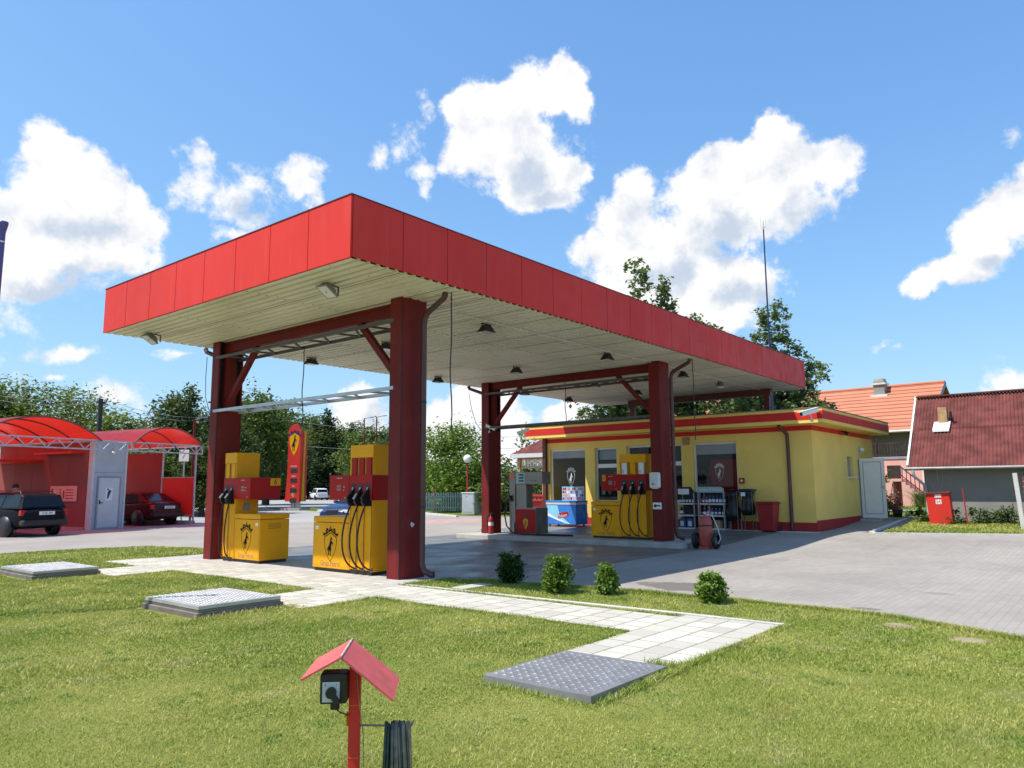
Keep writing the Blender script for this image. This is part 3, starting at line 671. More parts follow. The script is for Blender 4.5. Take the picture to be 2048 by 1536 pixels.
part('paint_chip', MT['panel_light'], canopy, chips, True)
def portal(x, ya, yb, ladder_side):
    # upper beam, braces
    def beam(m):
        m.box(x+.22, ya, 4.62, x+.34, yb, 4.79)
        m.box(x+.20, ya, 4.792, x+.36, yb, 4.8475)
    part('beam', MT['column_red'], canopy, beam, True)
    for (y0, y1) in ((ya+.02, ya+1.15), (yb-.02, yb-1.15)):
        part('brace', MT['column_red'], canopy, lambda m: m.bar((x+.28, y0, 3.42), (x+.28, y1, 4.62), .11, .11, (1, 0, 0)), True)
    def ladder(z, mname):
        def f(m):
            for xx in (x+.02, x+.56): m.bar((xx, ya-.1, z), (xx, yb+.1, z), .05, .06)
            n = 6; L = (yb-ya)/n
            for i in range(n):
                a = ya+i*L
                m.bar((x+.03, a+.05, z), (x+.55, a+L*.55, z), .035, .035); m.bar((x+.55, a+L*.55, z-.001), (x+.03, a+L*.7, z-.001), .035, .035)
        part('lattice', MT[mname], canopy, f, True)
    ladder(4.47, 'frame_dark'); ladder(3.27 if x < 12 else 3.40, 'galv' if x < 12 else 'frame_dark')
portal(8.7, 9.86, 15.62, 1); portal(17.77, 9.74, 15.53, 1)
def farframe(m):
    m.box(25.4, 9.3, 4.62, 25.62, 14.9, 4.845)
part('beam', MT['dark_red'], canopy, farframe, True)
for y in (9.45, 14.75): part('roof_post', MT['dark_red'], canopy, lambda m: (m.box(25.43, y-.09, 3.88, 25.59, y+.09, 4.62), m.box(25.36, y-.16, 3.862, 25.66, y+.16, 3.885)), True)
# floodlights under the soffit
def floodlight(loc, label, rz, tilt):
    t = thing('floodlight', label, 'floodlight', loc, rz, 'floodlights under the canopy soffit'); t.scale = (.86, .86, .95)
    part('bracket', MT['dark'], t, lambda m: (m.box(-.16, -.02, -.012, .16, .02, 0), m.box(-.16, -.015, -.16, -.148, .015, 0), m.box(.148, -.015, -.16, .16, .015, 0)))
    def body(m):
        b = [(-.105, -.075, -.105), (.105, -.075, -.105), (.105, .075, -.105), (-.105, .075, -.105)]; c = [(-.17, -.125, -.215), (.17, -.125, -.215), (.17, .125, -.215), (-.17, .125, -.215)]
        m.add(b+c, [(0, 1, 2, 3), (0, 4, 5, 1), (1, 5, 6, 2), (2, 6, 7, 3), (3, 7, 4, 0), (7, 6, 5, 4)]); m.box(-.18, -.135, -.235, .18, .135, -.215)
        for k in range(5): m.box(-.09+k*.04, -.07, -.105, -.08+k*.04, .07, -.085)
    h = part('housing', MT['lamp_grey'] if tilt else MT['dark'], t, body)
    h.location = (0, 0, .055)
    if tilt == 1: h.rotation_euler = (0, R(26), 0); h.location = (-.04, 0, .06)
    part('glass', MT['lamp_glass'], h, lambda m: m.box(-.155, -.11, -.239, .155, .11, -.2345))
    return t
rows = ['beside the fascia edge on the column row nearest the lawn', 'along the middle of the soffit', 'along the soffit edge facing the road']
spots = [(7.43, 9.85, 'grey floodlight under the canopy corner, ahead of the pipe-side front column'), (7.42, 15.95, 'grey floodlight under the front canopy overhang, ahead of the column by pump 6'),
 (11.32, 9.9, 'black floodlight on the white conduit, first one behind the front column with the drainpipe'), (11.28, 12.9, 'dark floodlight in the middle row of the soffit, half hidden by the front column'), (11.4, 15.9, 'dark floodlight beside the cable hanging between the two front columns'),
 (15.85, 9.85, 'black floodlight on the white conduit, just ahead of the rear column with the towel box'), (16.05, 12.93, 'dark floodlight in the middle row just ahead of the rear beam'), (15.91, 15.85, 'black floodlight on the road side just ahead of the rear column with the camera'),
 (19.9, 9.8, 'dark floodlight behind the bent drainpipe of the rear towel-box column'), (19.98, 12.9, 'dark floodlight seen just below the rear beam, middle row'), (20.14, 15.86, 'dark floodlight partly hidden by the rear diagonal brace'),
 (22.7, 9.9, 'grey floodlight under the far end of the canopy over the shop front'), (22.77, 12.95, 'dark floodlight under the far canopy end, seen beside the sloping rear brace'), (22.84, 15.9, 'small black floodlight at the far edge beside the thin hanging cable')]
for i, (x, y, lab) in enumerate(spots): floodlight((x, y, 4.848), lab, 0 if i > 1 else R(8), 1 if i in (0, 1) else 2 if i == 11 else 0)
def cable(x, y, z0, z1, lab, sway=.02):
    pts = [(x+sway*math.sin(i*.9)*(i/9), y+sway*math.cos(i*1.3)*(i/9), z0+(z1-z0)*i/9) for i in range(10)]
    o = part('cable', MT['black'], None, lambda m: m.tube(pts, .011, 6)); tag(o, lab, 'cable', 'cables hanging from the canopy')
cable(9.02, 8.68, 4.84, 2.48, 'long black cable hanging beside the bent drainpipe of the front column'); cable(9.05, 12.88, 4.44, 2.8, 'thin black cable hanging between the two front columns')
cable(18.0, 12.66, 4.6, 3.36, 'short thin cable hanging from the rear beam'); cable(18.08, 8.63, 4.84, 2.72, 'thin cable hanging beside the rear drainpipe in front of the shop')
def loose(pts, lab):
    tag(part('cable', MT['black'], None, lambda m: m.tube(pts, .008, 6)), lab, 'cable', 'cables hanging from the canopy')
loose([(8.9, 16.45, 4.6), (8.86, 16.4, 4.1), (8.72, 16.1, 3.6), (8.62, 15.72, 3.25)], 'black cable curving from the gutter outlet to the front column by pump 6')
loose([(18.1, 16.6, 4.6), (18.0, 16.4, 4.1), (17.88, 16.1, 3.6), (17.83, 15.7, 3.2)], 'thin black cable curving from the gutter outlet to the rear column with the camera')

# ---- things fixed to the columns
t = thing('paper_towel_dispenser', 'white paper towel dispenser on the rear dark red column', 'dispenser', (17.72, 9.60, 1.50))
def _pt(m):
    pr = [(-.115, 0), (.115, 0), (.125, .05), (.125, .36), (.10, .40), (-.10, .40), (-.125, .36), (-.125, .05)]
    m.poly(pr, (-.001, 0, 0), (0, -1, 0), (0, 0, 1), .16)
part('cover', MT['offwhite'], t, _pt, bevel=.015)
part('outlet', MT['white'], t, lambda m: m.box(-.13, -.07, -.025, -.04, .07, .0)); part('badge', MT['steel'], t, lambda m: m.lathe([(.03, -.168), (.03, -.16), (.0, -.169)], (0, .02, .1), 12, 'x'))
t = thing('column_notice', 'small white plate with black pictograms low on the rear column', 'notice plate', (17.72, 9.60, .95))
part('plate', MT['white'], t, lambda m: m.box(-.012, -.125, 0, -.001, .125, .17))
def _pic(m):
    m.poly([(.05*math.cos(a)-.05, .04*math.sin(a)+.085) for a in np.linspace(.6, 5.7, 14)], (-.0121, 0, 0), (0, -1, 0), (0, 0, 1), .001)
    m.poly([(-.01, .11), (.08, .11), (.09, .06), (.06, .06), (.05, .08), (.02, .06)], (-.0121, 0, 0), (0, -1, 0), (0, 0, 1), .001)
part('pictogram', MT['black'], t, _pic)
def cctv(loc, d, lab, k=1.0, sun=True):
    t = thing('security_camera', lab, 'security camera', loc); d = Vector(d).normalized()
    part('arm', MT['offwhite'], t, lambda m: (m.tube([(0, 0, -.18*k), (d.x*.05*k, d.y*.05*k, -.06*k), (d.x*.1*k, d.y*.1*k, 0)], .016*k, 6), m.box(-.03*k, -.03*k, -.24*k, .03*k, .03*k, -.18*k)))
    part('housing', MT['white'], t, lambda m: m.bar(d*-.16*k, d*.32*k, .11*k, .10*k), bevel=.012*k)
    part('sunshield', MT['white'], t, lambda m: m.bar(Vector((0, 0, .06*k))-d*.18*k, Vector((0, 0, .06*k))+d*.40*k, .14*k, .012*k))
    part('lens', MT['black'], t, lambda m: m.bar(d*.321*k, d*.325*k, .07*k, .07*k)); return t
cctv((17.80, 15.46, 3.42), (.2, -1, -.45), 'grey tube camera on the rear column beside the freezer', .75)
t = thing('fire_extinguisher', 'red fire extinguisher standing at the foot of the rear column beside the steel dispenser', 'fire extinguisher', (17.72, 15.33, .125))
def _fe(m): m.lathe([(.0, 0), (.075, 0), (.078, .02), (.078, .42), (.06, .49), (.025, .53), (.025, .56), (0, .56)], n=16)
part('cylinder', MT['bin_red'], t, _fe); part('valve', MT['black'], t, lambda m: (m.box(-.025, -.025, .56, .025, .025, .61), m.box(-.015, -.09, .61, .015, .03, .635)))
part('hose', MT['rubber'], t, lambda m: m.tube([(-.02, 0, .58), (-.05, .06, .60), (-.06, .1, .45), (-.05, .105, .2), (-.02, .09, .1)], .012, 6)); part('label', MT['white'], t, lambda m: m.lathe([(.0785, .25), (.0785, .36)], n=16))

# ================================================================ EMBLEM
SH_O = [(0, 145), (-79, 100), (-82, 60), (-73, -10), (-51, -70), (-26, -115), (0, -148), (26, -115), (51, -70), (73, -10), (82, 60), (79, 100)]
SH_I = [(x*.93, (y-5)*.945+3) for x, y in SH_O]
HORSE = [(2, 104), (8, 98), (12, 92), (24, 80), (22, 72), (12, 74), (14, 62), (22, 50), (33, 40), (37, 22), (31, 8), (27, 13), (29, 26), (20, 34), (15, 24), (11, 4), (9, -8), (15, -22), (8, -40), (4, -62), (9, -88), (0, -90), (-5, -62), (-7, -40), (-12, -34), (-18, -50), (-14, -74), (-21, -90), (-27, -85), (-24, -66), (-28, -46), (-26, -24), (-35, -32), (-37, -50), (-42, -34), (-37, -14), (-27, -2), (-18, 14), (-10, 34), (-5, 56), (0, 80)]
def crown(m, o, u, v, s, dep):
    P = lambda L: [(x*s, y*s) for x, y in L]
    m.poly(P([(-97, 118), (-88, 104), (0, 158), (88, 104), (97, 118), (0, 176)]), o, u, v, dep)
    for sg in (-1, 1):
        q = [(-97, 118), (-105, 142), (-90, 128), (-82, 146), (-78, 130)]; m.poly(P([(x*sg, y) for x, y in (q if sg > 0 else q[::-1])][::1]), o, u, v, dep)
        c = [(46*sg+15*math.cos(a), 172+15*math.sin(a)) for a in np.linspace(0, 2*math.pi, 11)[:-1]]; m.poly(P(c), o, u, v, dep)
        q = [(40*sg, 145), (62*sg, 138), (66*sg, 168), (56*sg, 160)]; m.poly(P(q if sg > 0 else q[::-1]), o, u, v, dep)
        q = [(16*sg, 160), (26*sg, 158), (20*sg, 188), (12*sg, 176)]; m.poly(P(q if sg > 0 else q[::-1]), o, u, v, dep)
    m.poly(P([(-7, 172), (7, 172), (5, 186), (10, 192), (0, 204), (-10, 192), (-5, 186)]), o, u, v, dep)
def emblem(m, o, u, v, s, dep=.0015, horse=True, ring=True):
    P = lambda L: [(x*s, y*s) for x, y in L]
    if ring: m.ring(P(SH_O), P(SH_I), o, u, v, dep)
    crown(m, o, u, v, s, dep)
    if horse: m.poly(P(HORSE), o, u, v, dep)
FX = ((0, -1, 0), (0, 0, 1))      # faces looking towards -x
FY = ((1, 0, 0), (0, 0, 1))       # faces looking towards -y

# ================================================================ FUEL PUMPS
def pump(loc, label, side, tw, bw, nn, num, strip, dh=1.0, tags=None):
    """origin: front plane, joint of tower and cabinet, ground. side=+1: cabinet towards +y"""
    t = thing('fuel_pump', label, 'fuel pump', loc, 0, 'yellow fuel pumps under the canopy'); s = side; D = .70
    part('plinth', MT['black'], t, lambda m: (m.box(.03, s*.02, 0, D-.03, s*(bw-.03), .062), m.box(.03, -s*(tw-.02), 0, .56, -s*.0, .062)))
    cab = part('cabinet', MT['yellow'], t, lambda m: m.box(.0, s*.004, .06, D, s*bw, .885), bevel=.012)
    part('lid', MT['yellow'], t, lambda m: m.box(-.004, s*.002, .893, D+.004, s*(bw+.004), 1.0), bevel=.02)
    part('lock', MT['steel'], cab, lambda m: m.lathe([(.012, -.004), (.012, .004), (0, -.004)], (0, s*bw*.5, .83), 10, 'x'))
    yc = s*bw*.5
    part('emblem', MT['ink'], cab, lambda m: emblem(m, (-.0004, yc, .45), (0, -1.1, 0), (0, 0, .88), .00205))
    part('lettering', MT['hatch_frame'], cab, lambda m: m.text('Gruja Petrol', .125, (-.0004, yc, .11), *FX, .001, sx=.92))
    part('door_seam', MT['dark'], cab, lambda m: (m.box(-.0008, s*.03-.0015, .10, .0005, s*.03+.0015, .87), m.box(-.0008, s*(bw-.03)-.0015, .10, .0005, s*(bw-.03)+.0015, .87), m.box(-.0008, s*.03, .10, .0005, s*(bw-.03), .103)))
    part('vent', MT['dark'], cab, lambda m: [m.box(.2, s*bw+(.0006 if s > 0 else -.0006), .70+i*.03, .5, s*bw-(.0006 if s > 0 else -.0006), .708+i*.03) for i in range(4)])
    part('sticker', MT['white'], cab, lambda m: m.box(-.0012, s*(bw-.16), .76, .0005, s*(bw-.07), .82))
    # tower with a recess for the nozzles
    def tower(m):
        m.box(.055, -s*.0, .06, .56, -s*tw, 2.29)
        m.box(0, -s*.0, 2.06, .055, -s*tw, 2.29)
        w = .03
        for k in range(nn+1):
            y = -s*(w/2+k*(tw-w)/nn); m.box(0, y-w/2, .06 if k in (0, nn) else .12, .055, y+w/2, 2.06)
        m.box(.012, -s*(tw-.002), .085, .056, -s*.002, 1.20)
    tow = part('tower', MT['yellow'], t, tower, bevel=.006)
    part('groove', MT['dark'], tow, lambda m: [m.box(-.0015, -s*(.015+(k+1)*(tw-.03)/nn)-.009, .07, .003, -s*(.015+(k+1)*(tw-.03)/nn)+.009, 2.05) for k in range(nn)])
    def band(m):
        m.box(-.006, -s*tw-s*.004, 1.30, .0065, s*.002, 1.745); m.box(-.006, -s*(tw+.004), 1.30, .564, -s*tw, 1.745)
    part('band', MT['pump_red'], tow, band)
    dw = .58
    head = part('display_head', MT['pump_red'], t, lambda m: m.box(-.012, s*.004, 1.30, D+.02, s*dw, 1.752), bevel=.006)
    def disp(m):
        for z, h in ((1.53, .04), (1.47, .04)): m.box(-.0135, s*(dw*.42), z, -.0115, s*(dw*.62), z+h)
    part('screen', MT['steel'], head, disp)
    part('lettering', MT['white'], head, lambda m: (m.text('Gruja Petrol', .03, (-.0122, s*dw*.5, 1.69), *FX, .001), m.text('EUR', .026, (-.0122, s*dw*(.27 if s > 0 else .72), 1.53), *FX, .001), m.text('LIT', .026, (-.0122, s*dw*(.27 if s > 0 else .72), 1.47), *FX, .001), m.text('PEC', .026, (-.0122, s*dw*(.2 if s > 0 else .8), 1.335), *FX, .001)))
    if num == '6':
        g = part('number_sign', MT['yellow'], head, lambda m: m.poly([(.46, 1.58), (.71, 1.58), (.71, 1.735), (.47, 1.735), (.455, 1.66)], (0, s*dw-.0062, 0), *FY, .002))
        part('numeral', MT['black'], g, lambda m: m.text(num, .17, (.585, s*dw-.0085, 1.605), *FY, .001))
    elif num:
        g = part('number_sign', MT['yellow'], head, lambda m: m.poly([(-.07, 1.57), (.03, 1.57), (.045, 1.65), (.03, 1.735), (-.07, 1.735)], (-.0122, s*(dw-.09), 0), *FX, .002))
        part('numeral', MT['black'], g, lambda m: m.text(num, .14, (-.0145, s*(dw-.07), 1.605), *FX, .001))
    if num == '6': part('keypad', MT['steel'], t, lambda m: (m.box(.2, -.007, 1.06, .36, -.001, 1.22),))
    # nozzles, holsters, hoses
    pitch = (tw-.03)/nn
    for k in range(nn):
        y = -s*(.015+(k+.5)*pitch); hw = pitch*.30
        part('grade_strip', MT[strip[k]], t, lambda m: m.box(.002, y-hw, 1.62, .054, y+hw, 2.055))
        if tags: part('grade_name', MT['black'], t, lambda m: m.text(tags[k], .05, (.0012, y+.018, 1.66), (0, 0, 1), (0, 1, 0), .001, 'LEFT', .8))
        part('holster', MT['black'], t, lambda m: (m.box(-.010, y-hw*1.05, 1.20, .054, y+hw*1.05, 1.60),))
        def noz(m):
            o = (0, y+.022, 0); u, v = (-1, 0, 0), (0, 0, 1)
            m.poly([(.0, 1.46), (.03, 1.50), (.10, 1.41), (.15, 1.36), (.155, 1.27), (.10, 1.20), (.02, 1.20)][::-1], (0, y-.022, 0), u, v, .044)
        nz_ = part('nozzle', MT['black'], t, noz, bevel=.008)
        part('spout', MT['silver'], nz_, lambda m: m.tube([(-.045, y, 1.43), (-.02, y, 1.53)], [.014, .010], 8))
        part('guard', MT['silver' if strip[k] != 'pump_red' or k == 1 else 'black'] if nn == 3 else MT['offwhite'], nz_, lambda m: m.bar((-.10, y, 1.415), (-.165, y, 1.33), .046, .018))
        dz = k-(nn-1)/2; bow = .16+.02*(nn-k)
        ye = y-s*.05+(.0 if nn < 3 else -s*.0)
        pts = []
        P0, P1, P2, P3 = Vector((-.07, y, 1.20)), Vector((-.16-bow*.4, y+s*.10, .75)), Vector((-.16-bow*.3, y+s*.10, .16)), Vector((.0, y-pitch*.5*s, .10))
        for i in range(15):
            q = i/14; pts.append(P0*(1-q)**3+P1*3*q*(1-q)**2+P2*3*q*q*(1-q)+P3*q**3)
        part('hose', MT['rubber'], t, lambda m: (m.tube(pts, .0155, 8), m.tube([(-.07, y, 1.20), (-.06, y, 1.27)], .022, 8)))
        part('hose_socket', MT['steel'], t, lambda m: m.box(-.005, y-pitch*.5*s-.02, .07, .03, y-pitch*.5*s+.02, .13))
    return t
pump((8.80, 11.00, .030), 'yellow fuel pump with red grade strips and three nozzles beside the front column', 1, .63, 1.05, 3, None, ['pump_red']*3)
pump((8.80, 14.82, .030), 'yellow fuel pump numbered 6 with two nozzles next to the second front column', -1, .46, .97, 2, '6', ['yellow']*2)
pump((18.0, 10.88, .125), 'yellow fuel pump numbered 4 with white and yellow grade strips on the raised island', 1, .82, .96, 3, '4', ['white', 'yellow', 'white'], tags=['EVRO DIZEL', 'BMB 95', 'TNG DIZEL'])
# LPG dispenser
t = thing('gas_dispenser', 'steel gas dispenser with red cabinet front and long hose on the raised island', 'gas dispenser', (18.0, 13.8, .125))
part('post', MT['steel'], t, lambda m: m.box(0, .79, 0, .30, 1.02, 1.86), bevel=.008)
hd = part('display_head', MT['steel'], t, lambda m: m.box(0, -.25, 1.50, .42, .785, 1.87), bevel=.008)
part('screen', MT['teal'], hd, lambda m: m.box(-.008, .40, 1.53, -.001, .74, 1.85)); part('digits', MT['black'], hd, lambda m: [m.box(-.011, .45, z, -.0085, .64, z+.045) for z in (1.58, 1.67, 1.76)])
part('button', MT['black'], hd, lambda m: [m.lathe([(.02, -.006), (.02, .004), (0, -.007)], (0, y, 1.60), 10, 'x') for y in (.02, .14)])
part('sticker', MT['orange'], t, lambda m: m.box(-.006, .83, 1.66, -.001, 1.0, 1.85))
part('body', MT['steel'], t, lambda m: m.box(.03, .38, .78, .34, .78, 1.495))
cb = part('cabinet', MT['steel'], t, lambda m: m.box(.004, 0, .03, .60, .785, .80), bevel=.01)
part('front_panel', MT['pump_red'], cb, lambda m: m.box(-.006, .01, .05, .003, .775, .755))
part('shield', MT['yellow'], cb, lambda m: m.poly([(x*.0012, y*.0012) for x, y in SH_O[::-1]][::-1], (-.0062, .39, .33), *FX, .001)); part('emblem', MT['black'], cb, lambda m: emblem(m, (-.0075, .39, .33), *FX, .0012, ring=True)); part('lettering', MT['dark_red'], cb, lambda m: m.text('Gruja Petrol', .075, (-.0065, .39, .60), *FX, .001))
part('hose', MT['rubber'], t, lambda m: m.tube([(-.02, .95, 1.10), (-.10, 1.06, 1.0), (-.14, 1.10, .6), (-.14, 1.02, .25), (-.18, .75, .06), (-.22, .3, .02), (-.18, -.3, .02), (-.05, -1.0, .02), (.1, -1.25, .02), (.25, -1.1, .02), (.2, -.6, .022), (.1, -.2, .022)], .022, 8))
part('nozzle', MT['black'], t, lambda m: (m.bar((-.03, .93, .98), (-.03, .95, 1.16), .07, .07), m.bar((-.07, .93, 1.06), (-.10, .94, 1.2), .03, .03)))
part('foot', MT['galv'], t, lambda m: (m.box(.05, .85, -.0, .12, .92, .0), m.box(-.05, .82, 0, -.02, .85, .35)))
# ================================================================ SHOP
GZ = .15
shop = thing('shop_building', 'yellow flat-roofed kiosk shop with red bands and big windows behind the pumps', 'shop', (23.5, 12.4, 0))
WX0, WX1, WY0, WY1 = 23.5, 30.4, 7.4, 17.55
WIN = [(15.68, 17.3, .66, 2.95), (14.32, 15.25, .98, 2.95), (11.75, 13.9, 1.0, 2.97), (9.80, 11.33, .30, 2.97)]
def walls(m):
    ys = sorted(WIN); y = WY0; t = .26
    for a, b, z0, z1 in ys:
        m.box(WX0, y, -.1, WX0+t, a, 3.40); m.box(WX0, a, -.1, WX0+t, b, z0); m.box(WX0, a, z1, WX0+t, b, 3.40); y = b
    m.box(WX0, y, -.1, WX0+t, WY1, 3.40)
    # side wall with small window and door opening
    xs = [(27.05, 27.72, 1.82, 2.50), (28.32, 29.25, .0, 2.42)]; x = WX0+t
    for a, b, z0, z1 in xs:
        m.box(x, WY0, -.1, a, WY0+t, 3.40)
        if z0 > 0: m.box(a, WY0, -.1, b, WY0+t, z0)
        m.box(a, WY0, z1, b, WY0+t, 3.40); x = b
    m.box(x, WY0, -.1, WX1, WY0+t, 3.40)
    m.box(WX0+t, WY1-t, -.1, WX1, WY1, 3.40); m.box(WX1-t, WY0+t, -.1, WX1, WY1-t, 3.40)
part('wall', MT['wall_yellow'], shop, walls, True)
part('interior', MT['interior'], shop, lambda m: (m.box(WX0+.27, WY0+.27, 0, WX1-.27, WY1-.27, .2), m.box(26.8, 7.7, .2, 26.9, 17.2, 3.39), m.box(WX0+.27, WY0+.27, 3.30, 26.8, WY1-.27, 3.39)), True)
def goods(m):
    for y0, y1 in ((11.6, 13.8), (14.1, 15.3), (15.6, 16.3)):
        for z in (.55, 1.0, 1.45, 1.9):
            m.box(26.3, y0, z, 26.75, y1, z+.03)
            y = y0
            while y < y1-.12:
                w = random.uniform(.06, .14); m.box(26.4, y, z+.03, 26.6, y+w, z+.03+random.uniform(.12, .34)); y += w+.02
part('shelf', MT['shelf_goods'], shop, goods, True)
part('counter', MT['wood'], shop, lambda m: (m.box(24.6, 14.2, .2, 25.1, 16.9, 1.15),), True)
part('curtain', MT['pump_red'], shop, lambda m: m.box(24.05, 9.83, .3, 24.08, 10.98, 2.42), True)
def skirt(m):
    t = .012
    m.box(WX0-t, WY0-t, -.1, WX0, WY1, .42); m.box(WX0, WY0-t, -.1, 28.3, WY0, .48); m.box(29.27, WY0-t, -.1, WX1, WY0, .5)
part('plinth', MT['wall_red'], shop, skirt, True)
part('wall_band', MT['band_red'], shop, lambda m: (m.box(WX0-.014, WY0-.014, 3.21, WX0, WY1, 3.36), m.box(WX0, WY0-.014, 3.21, WX1, WY0, 3.36)), True)
rf = part('roof', MT['roof_grey'], shop, lambda m: (m.box(23.02, 6.92, 3.40, 30.88, 18.10, 3.80), m.box(22.98, 6.88, 3.835, 30.92, 18.14, 3.86)), True)
part('fascia', MT['wall_yellow'], rf, lambda m: (m.box(23.0, 6.90, 3.392, 30.9, 18.12, 3.50), m.box(23.0, 6.90, 3.745, 30.9, 18.12, 3.834)), True)
part('red_band', MT['band_red'], rf, lambda m: m.box(22.988, 6.888, 3.501, 30.912, 18.132, 3.744), True)
def window(y0, y1, z0, z1, blind, transom=None, crest=None, sill=True):
    w = part('window', MT['white'], shop, lambda m: (m.box(23.60, y0, z0, 23.66, y0+.06, z1), m.box(23.60, y1-.06, z0, 23.66, y1, z1), m.box(23.60, y0+.06, z1-.06, 23.66, y1-.06, z1), m.box(23.60, y0+.06, z0, 23.66, y1-.06, z0+.07), *( [m.box(23.597, y0+.061, transom-.06, 23.655, y1-.061, transom+.08)] if transom else [])), True)
    part('pane', MT['pane'], w, lambda m: m.add([(23.63, y1-.06, z0+.07), (23.63, y0+.06, z0+.07), (23.63, y0+.06, z1-.06), (23.63, y1-.06, z1-.06)], [(0, 1, 2, 3)]), True)
    if blind: part('shutter', MT['shutter'], w, lambda m: [m.box(23.605+.004*(i % 2), y0+.062, z1-.062-(i+1)*blind/6, 23.628, y1-.062, z1-.062-i*blind/6) for i in range(6)], True)
    if sill: part('sill', MT['wall_yellow'], w, lambda m: m.box(23.40, y0-.03, z0-.05, 23.60, y1+.03, z0-.002), True)
    if crest:
        cy, cz, s = crest
        part('crest', MT['panel_light'] if s > .0018 else MT['offwhite'], w, lambda m: emblem(m, (23.6285, cy, cz), *FX, s, .001), True)
    return w
window(*WIN[0], .27, None, (16.42, 1.86, .0021)); window(*WIN[1], 0, 2.28, (14.72, 1.5, .0016)); window(*WIN[2], 0, 2.3); w4 = window(*WIN[3], .33, None, (10.47, 1.95, .0017), False)
part('blind', MT['panel_grey'], shop, lambda m: m.box(23.70, 14.38, 2.52, 23.71, 15.19, 2.88), True)
part('notice', MT['offwhite'], shop, lambda m: (m.box(23.69, 14.95, 1.25, 23.70, 15.1, 1.55), m.box(23.69, 14.4, 1.12, 23.70, 14.75, 1.14)), True)
sw = part('window', MT['shutter'], shop, lambda m: m.box(27.06, 7.50, 1.83, 27.71, 7.54, 2.49), True); part('sill', MT['white'], sw, lambda m: m.box(27.0, 7.30, 1.78, 27.78, 7.5, 1.818), True)
def leaf(m):
    m.box(0, -.025, 0, .80, .025, 2.06)
def leafpanel(m):
    m.box(.10, -.031, .14, .70, -.0255, .16); m.box(.10, -.031, 1.92, .70, -.0255, 1.94); m.box(.10, -.031, .16, .12, -.0255, 1.92); m.box(.68, -.031, .16, .70, -.0255, 1.92)
dl = part('door', MT['plate_white'], shop, leaf); dl.location = Vector((28.40, 7.36, .40))-shop.location; dl.rotation_euler = (0, 0, R(-92))
part('molding', MT['shutter'], dl, leafpanel); part('handle', MT['silver'], dl, lambda m: (m.box(.73, -.05, 1.0, .77, -.026, 1.12), m.bar((.75, -.055, 1.06), (.64, -.055, 1.06), .018)))
part('door_frame', MT['shutter'], shop, lambda m: (m.box(28.32, 7.385, .38, 28.38, 7.5, 2.42), m.box(29.19, 7.385, .38, 29.25, 7.5, 2.42)), True)
part('step', MT['concrete'], shop, lambda m: m.box(28.1, 6.7, .1, 29.6, 7.38, .375), True)
def dp(y, m):
    m.tube([(23.06, y+.12, 3.36), (23.12, y+.1, 3.30), (23.40, y, 3.12), (23.43, y, 2.95), (23.43, y, .25), (23.38, y-.02, .17)], .055, 10)
part('drainpipe', MT['pipe_brown'], shop, lambda m: dp(8.12, m), True); part('drainpipe', MT['pipe_brown'], shop, lambda m: m.box(23.36, 17.42, .1, 23.49, 17.56, 3.38), True)
o = part('alarm_siren', MT['wood'], None, lambda m: (m.lathe([(0, -.10), (.10, -.08), (.115, -.02), (.115, 0)], n=16, ax='x'), m.box(-.03, -.13, -.13, 0, .13, .13)), bevel=.01); o.location = (23.5, 11.56, 3.05); tag(o, 'brownish alarm siren on the yellow wall above the window beside the rear column', 'alarm siren')
t = thing('alarm_button', 'small red call point with a white dot on the yellow wall', 'alarm button', (23.5, 9.66, 1.70)); part('case', MT['bin_red'], t, lambda m: m.box(-.05, -.09, -.09, 0, .09, .09), bevel=.008); part('dot', MT['white'], t, lambda m: m.lathe([(.04, -.052), (.0, -.053)], n=12, ax='x'))
t = thing('wall_lamp', 'white bulkhead lamp on the side wall above the open door', 'wall lamp', (28.62, 7.4, 2.78)); part('base', MT['shutter'], t, lambda m: m.lathe([(.09, 0), (.09, -.04), (0, -.05)], n=14, ax='y')); part('globe', MT['white'], t, lambda m: m.lathe([(.075, -.04), (.085, -.09), (.06, -.15), (0, -.17)], n=14, ax='y'))
t = thing('spotlight', 'small black spotlight below the red band on the side wall', 'spotlight', (26.56, 7.385, 3.32)); part('bracket', MT['black'], t, lambda m: m.box(-.02, -.12, -.02, .02, 0, .02)); part('head', MT['black'], t, lambda m: m.bar((0, -.1, -.02), (0, -.22, -.10), .14, .12), bevel=.02)
cctv((22.66, 17.85, 3.68), (-.75, .5, -.28), 'white security camera on the roof corner of the shop above the freezer', 1.0); cctv((22.72, 7.12, 3.70), (-.80, .45, -.22), 'white security camera on the roof corner of the shop near the open door', 1.25)
t = thing('antenna_mast', 'tall thin blue radio mast rising from behind the shop roof', 'antenna', (28.2, 10.25, 3.86)); part('pole', MT['navy'], t, lambda m: m.tube([(0, 0, -.0), (0, 0, 3.5), (.02, 0, 7.7)], [.04, .035, .026], 8)); part('aerial', MT['offwhite'], t, lambda m: (m.bar((0, -.1, 7.7), (0, .1, 7.7), .02), m.tube([(0, .1, 7.7), (0, .1, 8.1)], .008, 5), m.tube([(0, -.1, 7.7), (0, -.1, 8.02)], .008, 5), m.bar((-.03, 0, 7.6), (-.03, 0, 7.95), .05)))
